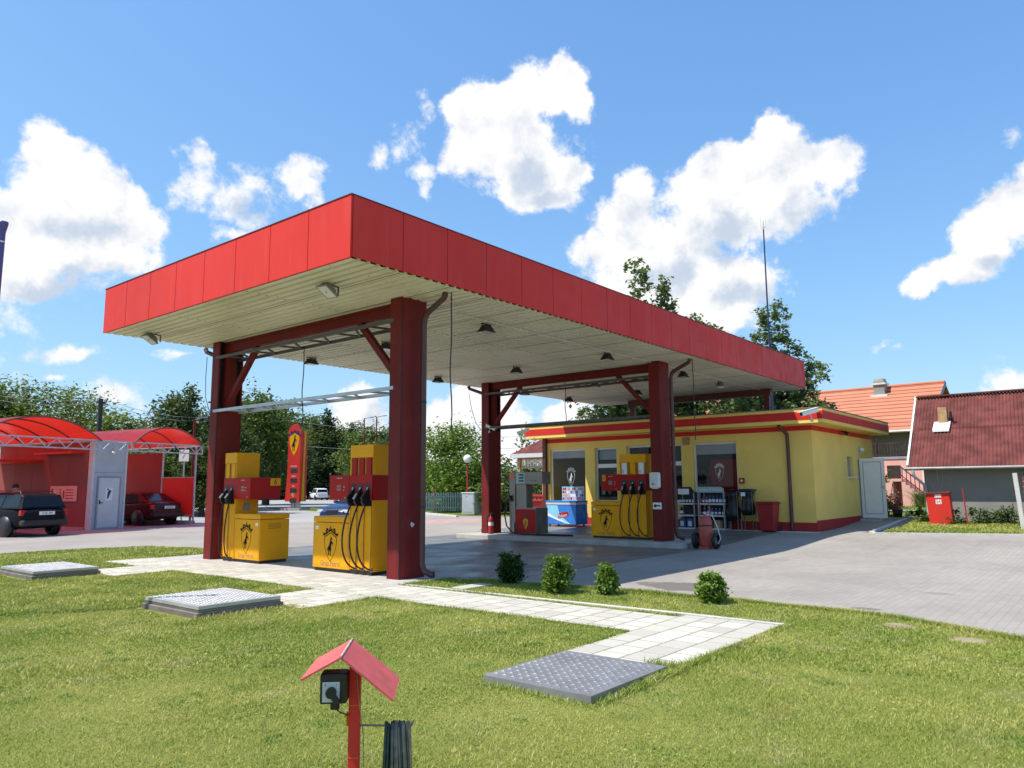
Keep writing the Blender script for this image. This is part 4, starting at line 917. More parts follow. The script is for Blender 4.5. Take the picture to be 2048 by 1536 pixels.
# ---------------------------------------------------------------- things in front of the shop
t = thing('ice_cream_freezer', 'blue chest freezer with a red lettered ribbon in front of the first shop window', 'freezer', (22.0, 15.10, GZ-.02))
fb = part('body', MT['blue'], t, lambda m: m.box(0, 0, .09, .72, 1.29, .78), bevel=.02)
part('lid', MT['blue'], t, lambda m: m.box(-.02, -.01, .86, .73, 1.30, .92), bevel=.012); part('rim', MT['panel_light'], t, lambda m: m.box(-.012, -.004, .785, .724, 1.294, .858))
part('swoosh', MT['light_blue'], fb, lambda m: m.poly([(-1.27, .42), (-.9, .30), (-.5, .13), (-.3, .11), (-.3, .15), (-.7, .42), (-.8, .76), (-1.27, .76)], (-.0015, 0, 0), *FX, .001))
part('stripe', MT['white'], fb, lambda m: m.poly([(-1.28, .40), (-.75, .22), (-.2, .10), (-.55, .22), (-.9, .34), (-1.28, .52)], (-.003, 0, 0), *FX, .001))
rb = part('ribbon', MT['pump_red'], fb, lambda m: m.poly([(-.78, .30), (-.36, .37), (-.32, .42), (-.32, .50), (-.37, .54), (-.74, .48)], (-.0045, 0, 0), *FX, .0015))
part('lettering', MT['white'], rb, lambda m: m.text('Frikom', .155, (-.0065, .555, .355), (0, -.985, .17), (0, .17, .985), .001, sx=.82))
part('castor', MT['steel'], t, lambda m: [m.lathe([(0, -.02), (.04, -.02), (.04, .02), (0, .02)], (x, y, .045), 10, 'y') for x in (.08, .62) for y in (.1, 1.2)])
t = thing('price_board', 'colourful price board standing on the blue chest freezer', 'board', (22.5, 15.08, GZ+.895))
part('board', MT['light_blue'], t, lambda m: m.box(0, 0, 0, .02, .96, .50))
cols = ['white', 'orange', 'pump_red', 'yellow', 'wood', 'offwhite', 'pink']
def cells(m):
    for i in range(11):
        for j in range(4):
            m.cur = random.randrange(len(cols)); y = .03+i*.083; z = .03+j*.115; m.box(-.002, y, z, -.0005, y+.06+random.random()*.02, z+.09)
part('picture', [MT[c_] for c_ in cols], t, cells)
def bottle(loc, r, h, m_, lab, grp, cap='white', label=None):
    t = thing('bottle', lab, 'bottle', loc, 0, grp); part('body', MT[m_], t, lambda m: m.lathe([(0, 0), (r, 0), (r, h*.62), (r*.35, h*.84), (r*.35, h*.92), (0, h*.92)], n=10))
    part('cap', MT[cap], t, lambda m: m.lathe([(r*.38, h*.9), (r*.38, h), (0, h)], n=8)); part('label', MT['white' if not label else label], t, lambda m: m.lathe([(r*1.02, h*.18), (r*1.02, h*.5)], n=10)); return t
def rack(y0, y1, lab, header, sign):
    t = thing('display_rack', lab, 'display rack', (22.8, y0, GZ), 0, 'display racks in front of the shop'); w = y1-y0
    part('frame', MT['shutter'], t, lambda m: [m.bar((x, y, 0), (x, y, 1.2), .035) for x in (-.15, .3) for y in (.02, w-.02)])
    for z in (.02, .43, .80): part('shelf', MT['panel_light'], t, lambda m: (m.box(-.18, .04, z, .3, w-.04, z+.025), m.box(-.19, .02, z-.005, -.181, w-.02, z+.045)))
    part('back_panel', MT['dark'], t, lambda m: m.box(.305, .03, .02, .32, w-.03, 1.2))
    part('header', MT[header], t, lambda m: m.poly([(-w, 1.18), (0, 1.18), (0, 1.30 if header == 'teal' else 1.22), (-.1, 1.36), (-w+.1 if header != 'teal' else -w+.02, 1.36), (-w, 1.22 if header != 'teal' else 1.36)], (-.16, 0, 0), *FX, .03))
    if sign: part('paper', MT['white'], t, lambda m: m.box(-.20, .16, 1.12, -.195, w-.10, 1.30))
    else: part('lettering', MT['white'], t, lambda m: (m.text('ADBLUE', .11, (-.1925, w*.68, 1.22), *FX, .002), m.text('WASH', .11, (-.1925, w*.25, 1.22), *FX, .002)))
    return t
rack(10.93, 11.58, 'dark display rack with a white paper and large blue canisters', 'dark', True); rack(9.92, 10.82, 'display rack with pale blue header and rows of blue cans', 'teal', False)
for i in range(7): bottle((22.78, 9.99+i*.115, GZ+.83), .045, .27, 'can_blue', 'blue bottle in the full row on the upper shelf under the pale blue header', 'blue bottles on the upper shelf', 'can_blue')
for i in range(6): bottle((22.78, 10.02+i*.125, GZ+.46), .042, .22 if i != 4 else .27, 'can_blue', 'blue bottle on the lower shelf of the rack behind the extinguisher trolley', 'blue bottles on the lower shelf', 'white')
for i in range(5): bottle((22.74, 11.02+i*.11, GZ+.83), .04, .24, 'bag_black', 'dark bottle on the top shelf of the rack under the white paper', 'dark bottles on the top shelf', 'black', 'offwhite')
bottle((22.74, 11.44, GZ+.46), .06, .28, 'bag_black', 'single black bottle with white label on the middle shelf', None, 'black')
for i, lab in enumerate(('big blue canister on the bottom shelf, the one closer to the extinguisher trolley', 'big blue canister on the bottom shelf, the one against the rear column')):
    t = thing('canister', lab, 'canister', (22.66, 11.0+i*.28, GZ+.05), 0, 'blue canisters on the bottom shelf'); part('body', MT['can_blue'], t, lambda m: m.box(0, 0, 0, .2, .24, .30), bevel=.03)
    part('handle', MT['can_blue'], t, lambda m: m.tube([(.04, .12, .29), (.04, .12, .35), (.16, .12, .35), (.16, .12, .29)], .018, 6)); part('label', MT['panel_light'], t, lambda m: m.box(-.003, .06, .06, -.0005, .18, .22))
for i, (y, m_) in enumerate(((10.1, 'yellow'), (10.4, 'leaf_mid'))):
    t = thing('canister', 'yellowish canister at the floor of the blue can rack' if i == 0 else 'olive canister at the floor of the blue can rack, half behind the trolley', 'canister', (22.68, y, GZ+.05)); part('body', MT['wood'] if i == 0 else MT['olive'], t, lambda m: m.box(0, 0, 0, .2, .22, .26), bevel=.03); part('cap', MT['black'], t, lambda m: m.lathe([(.03, .26), (.03, .31), (0, .31)], (.06, .06, 0), 8))
def bagstand(y, w, z0, z1, lab, lid):
    t = thing('rubbish_bag_stand', lab, 'bag stand', (22.95, y, GZ-.01), 0, 'rubbish bags on stands by the shop wall')
    part('stand', MT['steel'], t, lambda m: ([m.tube([(x, yy, 0), (x, yy, z1-GZ)], .012, 6) for x in (-.12, .12) for yy in (-w/2+.03, w/2-.03)], [m.bar((x, -w/2, .012), (x, w/2, .012), .03, .02) for x in (-.14, .14)], m.bar((-.15, 0, .012), (.15, 0, .012), .03, .02)))
    def bag(m):
        prof = []
        for i in range(9):
            q = i/8; z = z0+(z1-z0)*q-GZ; r = (.46+.08*math.sin(q*7))*(1 if .12 < q < .95 else .86); prof.append((r, z))
        m.lathe([(0.02, z0-GZ)]+prof+[(.3, z1-GZ)], n=16); m.v = [(p[0]*.40*(1+.04*math.sin(p[2]*19+p[1]*9)), p[1]*w*1.04*(1+.04*math.sin(p[2]*23)), p[2]) for p in m.v]
    part('bag', MT['bag_black'], t, bag)
    if lid: part('lid', MT['navy'], t, lambda m: (m.box(-.24, -w/2-.02, z1-GZ-.06, .22, w/2+.02, z1-GZ+.03),), bevel=.05); part('sticker', MT['white'], t, lambda m: m.box(-.245, -.02, z1-GZ-.19, -.241, .12, z1-GZ-.075))
    else: part('knot', MT['bag_black'], t, lambda m: m.lathe([(.02, z1-GZ), (.12, z1-GZ+.05), (.03, z1-GZ+.1), (0, z1-GZ+.11)], n=8))
bagstand(9.78, .46, .46, 1.36, 'large black rubbish bag hanging low beside the blue can rack', False); bagstand(9.28, .42, .64, 1.42, 'black rubbish bag with dark lid and white sticker on a thin stand', True)
def wheelie(loc, rz, lab, m_='bin_red'):
    t = thing('wheelie_bin', lab, 'wheelie bin', loc, rz)
    def body(m):
        b = [(-.19, -.19, .06), (.20, -.19, .0), (.20, .19, .0), (-.19, .19, .06)]; c = [(-.30, -.27, .86), (.25, -.27, .86), (.25, .27, .86), (-.30, .27, .86)]
        m.add(b+c, [(0, 3, 2, 1), (4, 5, 6, 7), (0, 1, 5, 4), (1, 2, 6, 5), (2, 3, 7, 6), (3, 0, 4, 7)])
    part('body', MT[m_], t, body, bevel=.02); part('lid', MT[m_], t, lambda m: (m.box(-.34, -.30, .865, .30, .30, .905), m.box(-.30, -.27, .905, .22, .27, .93)), bevel=.015)
    part('handle', MT[m_], t, lambda m: m.tube([(.28, -.22, .84), (.34, -.22, .86), (.34, .22, .86), (.28, .22, .84)], .018, 6)); part('wheel', MT['rubber'], t, lambda m: [m.lathe([(0, -.03), (.10, -.03), (.10, .03), (0, .03)], (.22, y, .10), 12, 'y') for y in (-.22, .22)]); return t
wheelie((22.75, 8.58, GZ-.02), 0, 'dark red wheelie bin against the yellow wall beside the drainpipe'); wheelie((24.3, 18.55, .10), R(20), 'bright red waste bin beside the shop corner in front of the gazebo')
# trolley extinguisher
t = thing('extinguisher_trolley', 'faded red wheeled fire extinguisher at the end of the raised island', 'fire extinguisher', (17.75, 8.36, 0))
part('tank', MT['ext_red'], t, lambda m: m.lathe([(0, .06), (.15, .06), (.165, .10), (.165, .66), (.14, .74), (.07, .79), (.03, .80), (.03, .84), (0, .84)], (0, -.06, 0), 20)); part('stencil', MT['dark'], t, lambda m: m.lathe([(.1658, .55), (.1658, .585)], (0, -.06, 0), 20))
wh = part('wheel', MT['rubber'], t, lambda m: m.lathe([(.14, -.04), (.185, -.045), (.20, -.02), (.20, .02), (.185, .045), (.14, .04)], (.0, .20, .20), 20, 'y')); part('rim', MT['navy'], wh, lambda m: m.lathe([(0, -.02), (.03, -.035), (.06, -.015), (.14, -.03), (.14, .03), (0, .02)], (.0, .20, .20), 18, 'y'))
w2 = part('wheel', MT['rubber'], t, lambda m: m.lathe([(.14, -.04), (.185, -.045), (.20, -.02), (.20, .02), (.185, .045), (.14, .04)], (.0, -.33, .20), 20, 'y'))
part('handle', MT['ext_red'], t, lambda m: (m.tube([(.1, .12, .2), (.12, .14, .95), (.12, .13, 1.17), (.12, .05, 1.20), (.12, -.12, 1.20), (.12, -.14, .95), (.1, -.14, .7)], .016, 8), m.bar((0, .20, .20), (0, -.33, .20), .03)))
part('foot', MT['ext_red'], t, lambda m: m.box(-.14, -.20, 0, .12, .06, .065)); part('hose', MT['galv'], t, lambda m: m.tube([(.0, -.06, .84), (.06, -.22, .82), (.10, -.34, .5), (.10, -.40, .25), (.05, -.36, .12), (-.05, -.30, .22)], .016, 7)); part('valve', MT['galv'], t, lambda m: (m.bar((0, -.06, .84), (0, -.06, .90), .05), m.bar((0, -.12, .88), (0, .02, .88), .02)))
# ================================================================ CAR WASH
WA = R(12); WO = Vector((13.8, 31.44, 0)); WD = Vector((math.cos(WA), math.sin(WA), 0)); WB = Vector((-math.sin(WA), math.cos(WA), 0))
wash = thing('car_wash', 'self-service car wash with two red barrel-vault roofs on grey lattice trusses', 'car wash', tuple(WO), WA)   # local x along the front, y into the bays
def wroom(m):
    m.box(-1.40, .02, 0, 0, 6.5, 3.42)
room = part('wash_room', MT['panel_grey'], wash, wroom)
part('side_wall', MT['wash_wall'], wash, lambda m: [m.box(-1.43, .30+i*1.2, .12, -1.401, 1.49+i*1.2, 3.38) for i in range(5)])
part('corner_trim', MT['panel_light'], wash, lambda m: (m.box(-1.44, -.01, 0, -1.36, .25, 3.42), m.box(-.05, -.01, 0, .02, .02, 3.42)))
part('panel_joint', MT['shutter'], wash, lambda m: m.box(-1.355, .006, 2.20, -.055, .019, 2.225))
dr_ = part('door', MT['panel_light'], wash, lambda m: m.box(-1.13, -.012, .08, -.27, .018, 2.0)); part('frame', MT['shutter'], dr_, lambda m: (m.box(-1.20, -.016, .04, -1.135, .016, 2.07), m.box(-.265, -.016, .04, -.20, .016, 2.07), m.box(-1.135, -.016, 2.005, -.265, .016, 2.07))); part('handle', MT['black'], dr_, lambda m: (m.bar((-1.06, -.05, 1.04), (-.95, -.05, 1.04), .025), m.box(-1.09, -.03, .98, -1.05, -.012, 1.14)))
sg = part('door_sign', MT['white'], dr_, lambda m: m.box(-.84, -.018, 1.12, -.55, -.0125, 1.62)); part('figure', MT['navy'], sg, lambda m: (m.poly([(-.78, 1.20), (-.72, 1.20), (-.66, 1.36), (-.60, 1.50), (-.66, 1.54), (-.74, 1.50), (-.76, 1.40)], (0, -.0182, 0), *FY, .001), m.lathe([(.04, -.0195), (0, -.0196)], (-.75, 0, 1.56), 10, 'y')))
lamp_ = part('lamp', MT['white'], wash, lambda m: m.lathe([(0, 0), (.07, .0), (.06, -.09), (0, -.1)], (-.72, -.18, 3.04), 10)); part('arm', MT['black'], lamp_, lambda m: m.bar((-.72, -.2, 3.06), (-.62, .02, 3.12), .06))
def vault(x0, x1, rise, y0, y1, n=18):
    o_v = []; xc, w = (x0+x1)/2, (x1-x0)/2; rad = (w*w+rise*rise)/(2*rise); a = math.asin(w/rad)
    for i in range(n+1):
        t = -a+2*a*i/n; o_v.append((xc+rad*math.sin(t), 3.45+rad*math.cos(t)-rad*math.cos(a)))
    def f(m):
        m.smooth = True; vs = [(x, y, z) for y in (y0, y1) for x, z in o_v]; m.add(vs, [(i, i+1, i+n+2, i+n+1) for i in range(n)]); m.smooth = False
    vv_ = part('vault_roof', MT['poly'], wash, f)
    def ribs(m):
        for k in range(5):
            y = y0+.02+(y1-y0-.04)*k/4; m.tube([(x, y, z-.03) for x, z in o_v], .028, 6)
    part('rib', MT['frame_dark'], vv_, ribs)
vault(-5.9, -1.40, .76, -.42, 6.4); vault(0.0, 3.32, .70, -.42, 6.4)
def truss(m):
    for z in (3.44, 3.09):
        m.bar((-6.0, -.30, z), (3.44, -.30, z), .05, .05)
    n = 26; L = 9.44/n
    for i in range(n):
        a, b = -6.0+i*L, -6.0+(i+1)*L
        m.bar((a, -.30, 3.09 if i % 2 else 3.44), (b, -.30, 3.44 if i % 2 else 3.09), .032, .032)
    for x in (3.44, -.02, -1.42): m.bar((x, -.30, 3.06), (x, -.30, 3.47), .04)
    for x in (-5.9, 0.03, 3.40, -1.45): m.bar((x, -.30, 3.44), (x, 6.4, 3.44), .06)
    m.bar((-5.9, 6.4, 3.44), (3.4, 6.4, 3.44), .06)
part('truss', MT['galv'], wash, truss)
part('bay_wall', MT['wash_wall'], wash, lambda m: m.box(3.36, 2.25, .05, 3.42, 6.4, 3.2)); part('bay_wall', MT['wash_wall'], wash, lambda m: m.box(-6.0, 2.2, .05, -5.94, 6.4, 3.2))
bp = part('splash_panel', MT['fascia_red'], wash, lambda m: m.box(3.375, .08, .42, 3.405, 2.12, 2.05)); part('frame', MT['galv'], bp, lambda m: (m.bar((3.39, .03, 0), (3.39, .03, 3.42), .06), m.bar((3.39, 2.17, 0), (3.39, 2.17, 3.42), .06), m.bar((3.39, .06, 2.07), (3.39, 2.14, 2.07), .04), m.bar((3.39, .06, .40), (3.39, 2.14, .40), .04)))
part('plinth', MT['concrete'], wash, lambda m: m.box(3.30, .0, 0, 3.48, 6.4, .17)); part('plinth', MT['concrete'], wash, lambda m: m.box(-1.5, .28, 0, -1.402, 6.4, .11))
part('shelf', MT['fascia_red'], wash, lambda m: m.box(-1.95, .6, 2.95, -1.44, 3.0, 3.02)); part('shelf', MT['fascia_red'], wash, lambda m: (m.box(-3.6, 3.2, 2.65, -1.44, 6.2, 2.75),))
pb = part('price_board', MT['pink'], wash, lambda m: m.box(-1.46, .85, 1.10, -1.435, 2.55, 1.70)); part('print', MT['pump_red'], pb, lambda m: ([m.box(-1.463, 1.05, 1.2+i*.11, -1.4605, 1.55, 1.235+i*.11) for i in range(4)], [m.box(-1.463, 1.85, 1.2+i*.11, -1.4605, 1.95, 1.26+i*.11) for i in range(4)], m.box(-1.463, 1.62, 1.22, -1.4605, 1.72, 1.52), m.box(-1.463, 2.35, 1.12, -1.4605, 2.48, 1.6)))
flat('wash_floor', [tuple((WO+WD*a+WB*b)[:2]) for a, b in ((-6, -1.3), (3.5, -.9), (3.5, 6.6), (-6, 6.6))], .006, mat('wash_floor', (.33, .28, .27), .55, var=.2, vs=1.2))

# ================================================================ VEHICLES
def car(loc, rz, paint, kind, lab, plate='SR 034-AB', group=None):
    t = thing('parked_car', lab, 'car', loc, rz, group)
    van = kind == 'van'; wag = kind == 'wagon'
    st = {'wagon': [(-2.22, .62, .34, .80), (-2.16, .78, .28, .95), (-1.3, .86, .22, .97), (0, .87, .20, .94), (1.0, .86, .22, .90), (1.9, .82, .26, .74), (2.22, .66, .34, .60)],
          'sedan': [(-2.24, .60, .36, .78), (-2.16, .76, .28, 1.0), (-1.75, .83, .24, 1.03), (-.9, .86, .2, .97), (0, .87, .20, .94), (1.0, .86, .22, .97), (1.9, .80, .26, .86), (2.15, .70, .30, .78), (2.26, .52, .36, .66)],
          'van': [(-1.95, .62, .36, .90), (-1.9, .76, .28, 1.0), (-1.2, .80, .22, 1.0), (0, .81, .2, .97), (1.1, .80, .22, .93), (1.75, .74, .28, .78), (1.95, .6, .34, .62)]}[kind]
    def ringp(x, w, z0, z1):
        return [(x, -w*.90, z0), (x, -w, z0+.12), (x, -w, z0+(z1-z0)*.6), (x, -w*.97, z1-.05), (x, -w*.88, z1), (x, 0, z1+.02), (x, w*.88, z1), (x, w*.97, z1-.05), (x, w, z0+(z1-z0)*.6), (x, w, z0+.12), (x, w*.90, z0)]
    def body(m):
        m.smooth = True; vs = []; k = 11
        for s_ in st: vs += ringp(*s_)
        fs = []
        for i in range(len(st)-1):
            for j in range(k): a = i*k+j; b = i*k+(j+1) % k; fs.append((a, a+k, b+k, b))
        m.add(vs, fs); m.smooth = False; m.add(vs[:k], [tuple(range(k))]); m.add(vs[-k:], [tuple(range(k))[::-1]])
    bd = part('body', MT[paint], t, body); sb = bd.modifiers.new('round', 'SUBSURF'); sb.levels = 1; sb.render_levels = 1
    prof = {'wagon': [(-2.13, .93), (-1.93, 1.34), (-1.75, 1.42), (-.4, 1.47), (.25, 1.44), (1.12, .90)], 'sedan': [(-1.85, 1.0), (-1.05, 1.38), (-.5, 1.43), (.1, 1.42), (.35, 1.38), (1.15, .90)], 'van': [(-1.88, .98), (-1.78, 1.42), (-1.6, 1.50), (-.3, 1.54), (.3, 1.50), (1.2, .93)]}[kind]
    ztop = max(p[1] for p in prof); HWf = lambda z: .80-.20*(z-.93)/(ztop-.93)
    def cabin(m):
        k = len(prof); L = [(x, -HWf(z), z) for x, z in prof]; Rr = [(x, HWf(z), z) for x, z in prof]; m.add(L+Rr, [tuple(range(k)), tuple(range(k, 2*k))[::-1]]+[(i, i+k, i+1+k, i+1) for i in range(k-1)])
    part('cabin', MT[paint], t, cabin, bevel=.10, seg=3)
    zr = ztop-.09
    def side(s):
        def f(m):
            xs = {'wagon': [(-1.98, -1.05), (-.98, .02), (.09, .92)], 'sedan': [(-1.3, -.55), (-.48, .12), (.18, .95)], 'van': [(-1.72, -.85), (-.78, .1), (.17, .98)]}[kind]
            def xf(x, z):   # keep inside the profile
                return x
            for n_, (a, b) in enumerate(xs):
                at = a+(.32 if (n_ == 0 and kind == 'sedan') else .1 if n_ == 0 else 0); bt = b-(.62 if n_ == 2 else 0); 
                q = [(a, .98), (b, .96), (bt, zr), (at, zr)]
                if n_ == 2: q = [(a, .97), (b, .96), (bt+.08, zr-.02), (a, zr)]
                m.add([(x, s*(HWf(z)+.006), z) for x, z in q], [(0, 1, 2, 3) if s < 0 else (3, 2, 1, 0)])
        return f
    part('side_window', MT['glass_dark'], t, side(-1)); part('side_window', MT['glass_dark'], t, side(1))
    def screen(i, j, f0=.12, f1=.9):
        (xa, za), (xb, zb) = prof[i], prof[j]; n_ = Vector((zb-za, 0, -(xb-xa))).normalized(); n_ = n_ if (n_.x > 0) == (xa > 0 or xb > 0) else -n_
        def f(m):
            vs = []
            for q in (f0, f1):
                x, z = xa+(xb-xa)*q+n_.x*.012, za+(zb-za)*q+n_.z*.012; w = HWf(z)-.07; vs += [(x, -w, z), (x, w, z)]
            m.add(vs, [(0, 1, 3, 2)])
        return f
    part('windscreen', MT['glass_dark'], t, screen(len(prof)-1, len(prof)-2)); part('rear_window', MT['glass_dark'], t, screen(0, 1))
    xb, xf_ = st[0][0], st[-1][0]
    for s in (-1, 1):
        part('tail_light', MT['tail_red'], t, lambda m: (m.box(xb+.06, s*.60, .70, xb+.2, s*.79, .88),), bevel=.02)
        part('headlight', MT['head_glass'], t, lambda m: m.box(xf_-.30, s*.46, .60, xf_-.04, s*.75, .73), bevel=.03)
        part('mirror', MT[paint], t, lambda m: m.box(.72, s*.86, .94, .86, s*1.02, 1.06), bevel=.03)
    part('bumper', MT[paint if kind != 'wagon' else 'dark'], t, lambda m: m.box(xb-.05, -.76, .36, xb+.25, .76, .56), bevel=.06); part('bumper', MT[paint if kind != 'wagon' else 'dark'], t, lambda m: m.box(xf_-.25, -.74, .26, xf_+.03, .74, .46), bevel=.06)
    part('grille', MT['black'], t, lambda m: m.box(xf_-.1, -.28, .44, xf_+.012, .28, .72), bevel=.02)
    for x, sg in ((xb-.056, -1), (xf_+.036, 1)):
        z = .72 if sg < 0 else .36
        p = part('number_plate', MT['plate_white'], t, lambda m: m.box(x, -.26, z, x+.006*sg, .26, z+.115)); part('lettering', MT['black'], p, lambda m: m.text(plate, .10, (x+.0065*sg, 0, z+.025), (0, sg, 0), (0, 0, 1), .001, sx=.8))
    if wag: part('roof_rail', MT['black'], t, lambda m: [m.tube([(-1.75, s*.58, 1.41), (-1.65, s*.58, 1.50), (.1, s*.58, 1.53), (.25, s*.58, 1.45)], .018, 6) for s in (-1, 1)])
    if kind == 'sedan': part('antenna', MT['black'], t, lambda m: m.tube([(-.6, 0, 1.43), (-.9, 0, 1.62)], .006, 4))
    for x in (-1.36, 1.34):
        for s in (-1, 1):
            w = part('wheel', MT['rubber'], t, lambda m: m.lathe([(.2, -.09), (.29, -.10), (.315, -.06), (.315, .06), (.29, .10), (.2, .09)], (x, s*.76, .315), 20, 'y'))
            def rim(m):
                m.lathe([(0, s*.07), (.05, s*.095), (.06, s*.06), (.2, s*.075), (.215, s*.09)], (x, s*.76, .315), 20, 'y')
                for k in range(6): a = k*math.pi/3; m.bar((x+.04*math.cos(a), s*(.76+.088), .315+.04*math.sin(a)), (x+.2*math.cos(a), s*(.76+.088), .315+.2*math.sin(a)), .04, .02, (0, 1, 0))
            part('rim', MT['rim'], w, rim)
            part('wheel_arch', MT['black'], t, lambda m: m.lathe([(0, s*(.858)), (.36, s*.862), (.36, s*.80)], (x, 0, .32), 20, 'y'))
    return t
hb = math.atan2(WB.y, WB.x)
def wp(a, b): v = WO+WD*a+WB*b; return (v.x, v.y, .005)
car(wp(-4.42, .05), hb, 'paint_navy', 'wagon', 'dark estate car with roof rails parked in the wash bay beside the price board', 'SI 061-BM')
car(wp(2.35, 2.55), hb, 'paint_maroon', 'sedan', 'dark sedan parked under the vault beside the red splash panel', 'SI 018-CK')
car((20.4, 24.4, 0), R(195), 'paint_blue', 'sedan', 'dark blue sedan facing the forecourt behind the front pumps', 'SM 104-EU')
car((61.5, 83.3, .0), R(68), 'paint_white', 'van', 'white hatchback parked far off in the tree shade', 'NS 22')

# ================================================================ PERSON behind the estate car
def person(loc, rz, lab):
    t = thing('person', lab, 'person', loc, rz)
    J = [((0, 0, .92), .15), ((0, 0, 1.10), .135), ((0, 0, 1.28), .16), ((0, 0, 1.42), .10), ((0, 0, 1.50), .055), ((.01, 0, 1.58), .085), ((.015, 0, 1.66), .095), ((.01, 0, 1.73), .07)]
    E_ = [(0, 1), (1, 2), (2, 3), (3, 4), (4, 5), (5, 6), (6, 7)]
    def limb(root, pts):
        a = root
        for p in pts: J.append(p); E_.append((a, len(J)-1)); a = len(J)-1
    for s in (-1, 1):
        limb(3, [((0, s*.17, 1.40), .065), ((-.02, s*.23, 1.12), .045), ((.10, s*.21, .90), .036), ((.15, s*.20, .84), .03), ((.19, s*.20, .79), .012)])
        limb(0, [((0, s*.10, .86), .095), ((.02, s*.11, .50), .06), ((-.01, s*.11, .10), .045), ((.06, s*.12, .04), .04), ((.15, s*.13, .035), .03)])
    me = bpy.data.meshes.new('body'); me.from_pydata([j[0] for j in J], E_, []); o = bpy.data.objects.new('body', me); COL.objects.link(o); o.parent = t
    sk = o.modifiers.new('skin', 'SKIN'); 
    if not me.skin_vertices: 
        bm = bmesh.new(); bm.from_mesh(me); bm.verts.layers.skin.verify(); bm.to_mesh(me); bm.free()
    for i, j in enumerate(J): me.skin_vertices[0].data[i].radius = (j[1], j[1])
    me.skin_vertices[0].data[0].use_root = True
    o.modifiers.new('sub', 'SUBSURF').render_levels = 2
    me.materials.append(MT['skin'])
    part('hair', MT['hair'], t, lambda m: m.lathe([(.105, 1.63), (.112, 1.68), (.10, 1.75), (.06, 1.79), (0, 1.80)], (-.01, 0, 0), 14)); part('nose', MT['skin'], t, lambda m: m.bar((.10, 0, 1.60), (.125, 0, 1.58), .025, .03)); part('ear', MT['skin'], t, lambda m: [m.box(0, s*.095, 1.58, .03, s*.115, 1.64) for s in (-1, 1)])
    def sh(m):
        m.lathe([(.16, .95), (.165, 1.1), (.185, 1.28), (.165, 1.42), (.07, 1.49)], (0, 0, 0), 16); m.v = [(p[0]*.75, p[1]*1.08, p[2]) for p in m.v]
        for s in (-1, 1): m.tube([(0, s*.15, 1.42), (-.005, s*.19, 1.30), (-.02, s*.22, 1.16)], [.08, .07, .06], 10)
    part('shirt', MT['shirt'], t, sh)
    def tr(m):
        m.lathe([(.155, .80), (.17, .9), (.165, .99)], (0, 0, 0), 16); m.v = [(p[0]*.8, p[1]*1.08, p[2]) for p in m.v]
        for s in (-1, 1): m.tube([(0, s*.09, .90), (.02, s*.11, .50), (-.01, s*.11, .09)], [.11, .078, .062], 10)
    part('trousers', MT['jeans'], t, tr)
v = WO+WD*-3.35+WB*1.6; person((v.x, v.y, 0.0), R(250), 'dark-haired person standing behind the estate car, only the head showing')
# ================================================================ LAWN THINGS
def hatch(x0, x1, y0, y1, z0, z1, lab, raised):
    t = thing('tank_hatch', lab, 'hatch cover', (x0, y0, 0), 0, 'metal tank hatch covers in the lawn'); w, d = x1-x0, y1-y0
    if raised:
        part('frame', MT['hatch_frame'], t, lambda m: (m.box(-.03, -.03, 0, w+.03, d+.03, z0-.035)), bevel=.01); part('rim', MT['steel'], t, lambda m: m.box(.0, .0, z0-.034, w, d, z0-.006))
    else: part('frame', MT['hatch_frame'], t, lambda m: m.box(.03, .03, 0, w-.03, d-.03, z0))
    def plate(m):
        m.box(0, 0, z0, w, d, z1); s = .085 if not raised else .075; i = 0; x = .06
        while x < w-.04:
            y = .06+(s/2 if i % 2 else 0)
            while y < d-.04:
                a, b = (.030, .011); c, e = (.7071, .7071 if i % 2 == 0 else -.7071)
                P = [(x+c*a, y+e*a), (x-e*b, y+c*b), (x-c*a, y-e*a), (x+e*b, y-c*b)]
                k = len(m.v); m.add([(p[0], p[1], z1+.0005) for p in P]+[(x, y, z1+.008)], [(0, 1, 4), (1, 2, 4), (2, 3, 4), (3, 0, 4)] if True else [])
                y += s
            x += s/2; i += 1
    part('plate', MT['alu_glint' if raised else 'alu'], t, plate); return t
hatch(4.63, 5.76, 3.08, 4.09, .03, .085, 'flat metal hatch cover set at the end of the white paved terrace', False)
hatch(4.74, 5.86, 8.68, 10.02, .13, .17, 'raised metal hatch cover where the short paved branch ends in the middle of the lawn', True)
hatch(4.98, 6.04, 14.62, 16.2, .13, .17, 'raised metal hatch cover by the pavement at the end of the outermost paved branch', True)
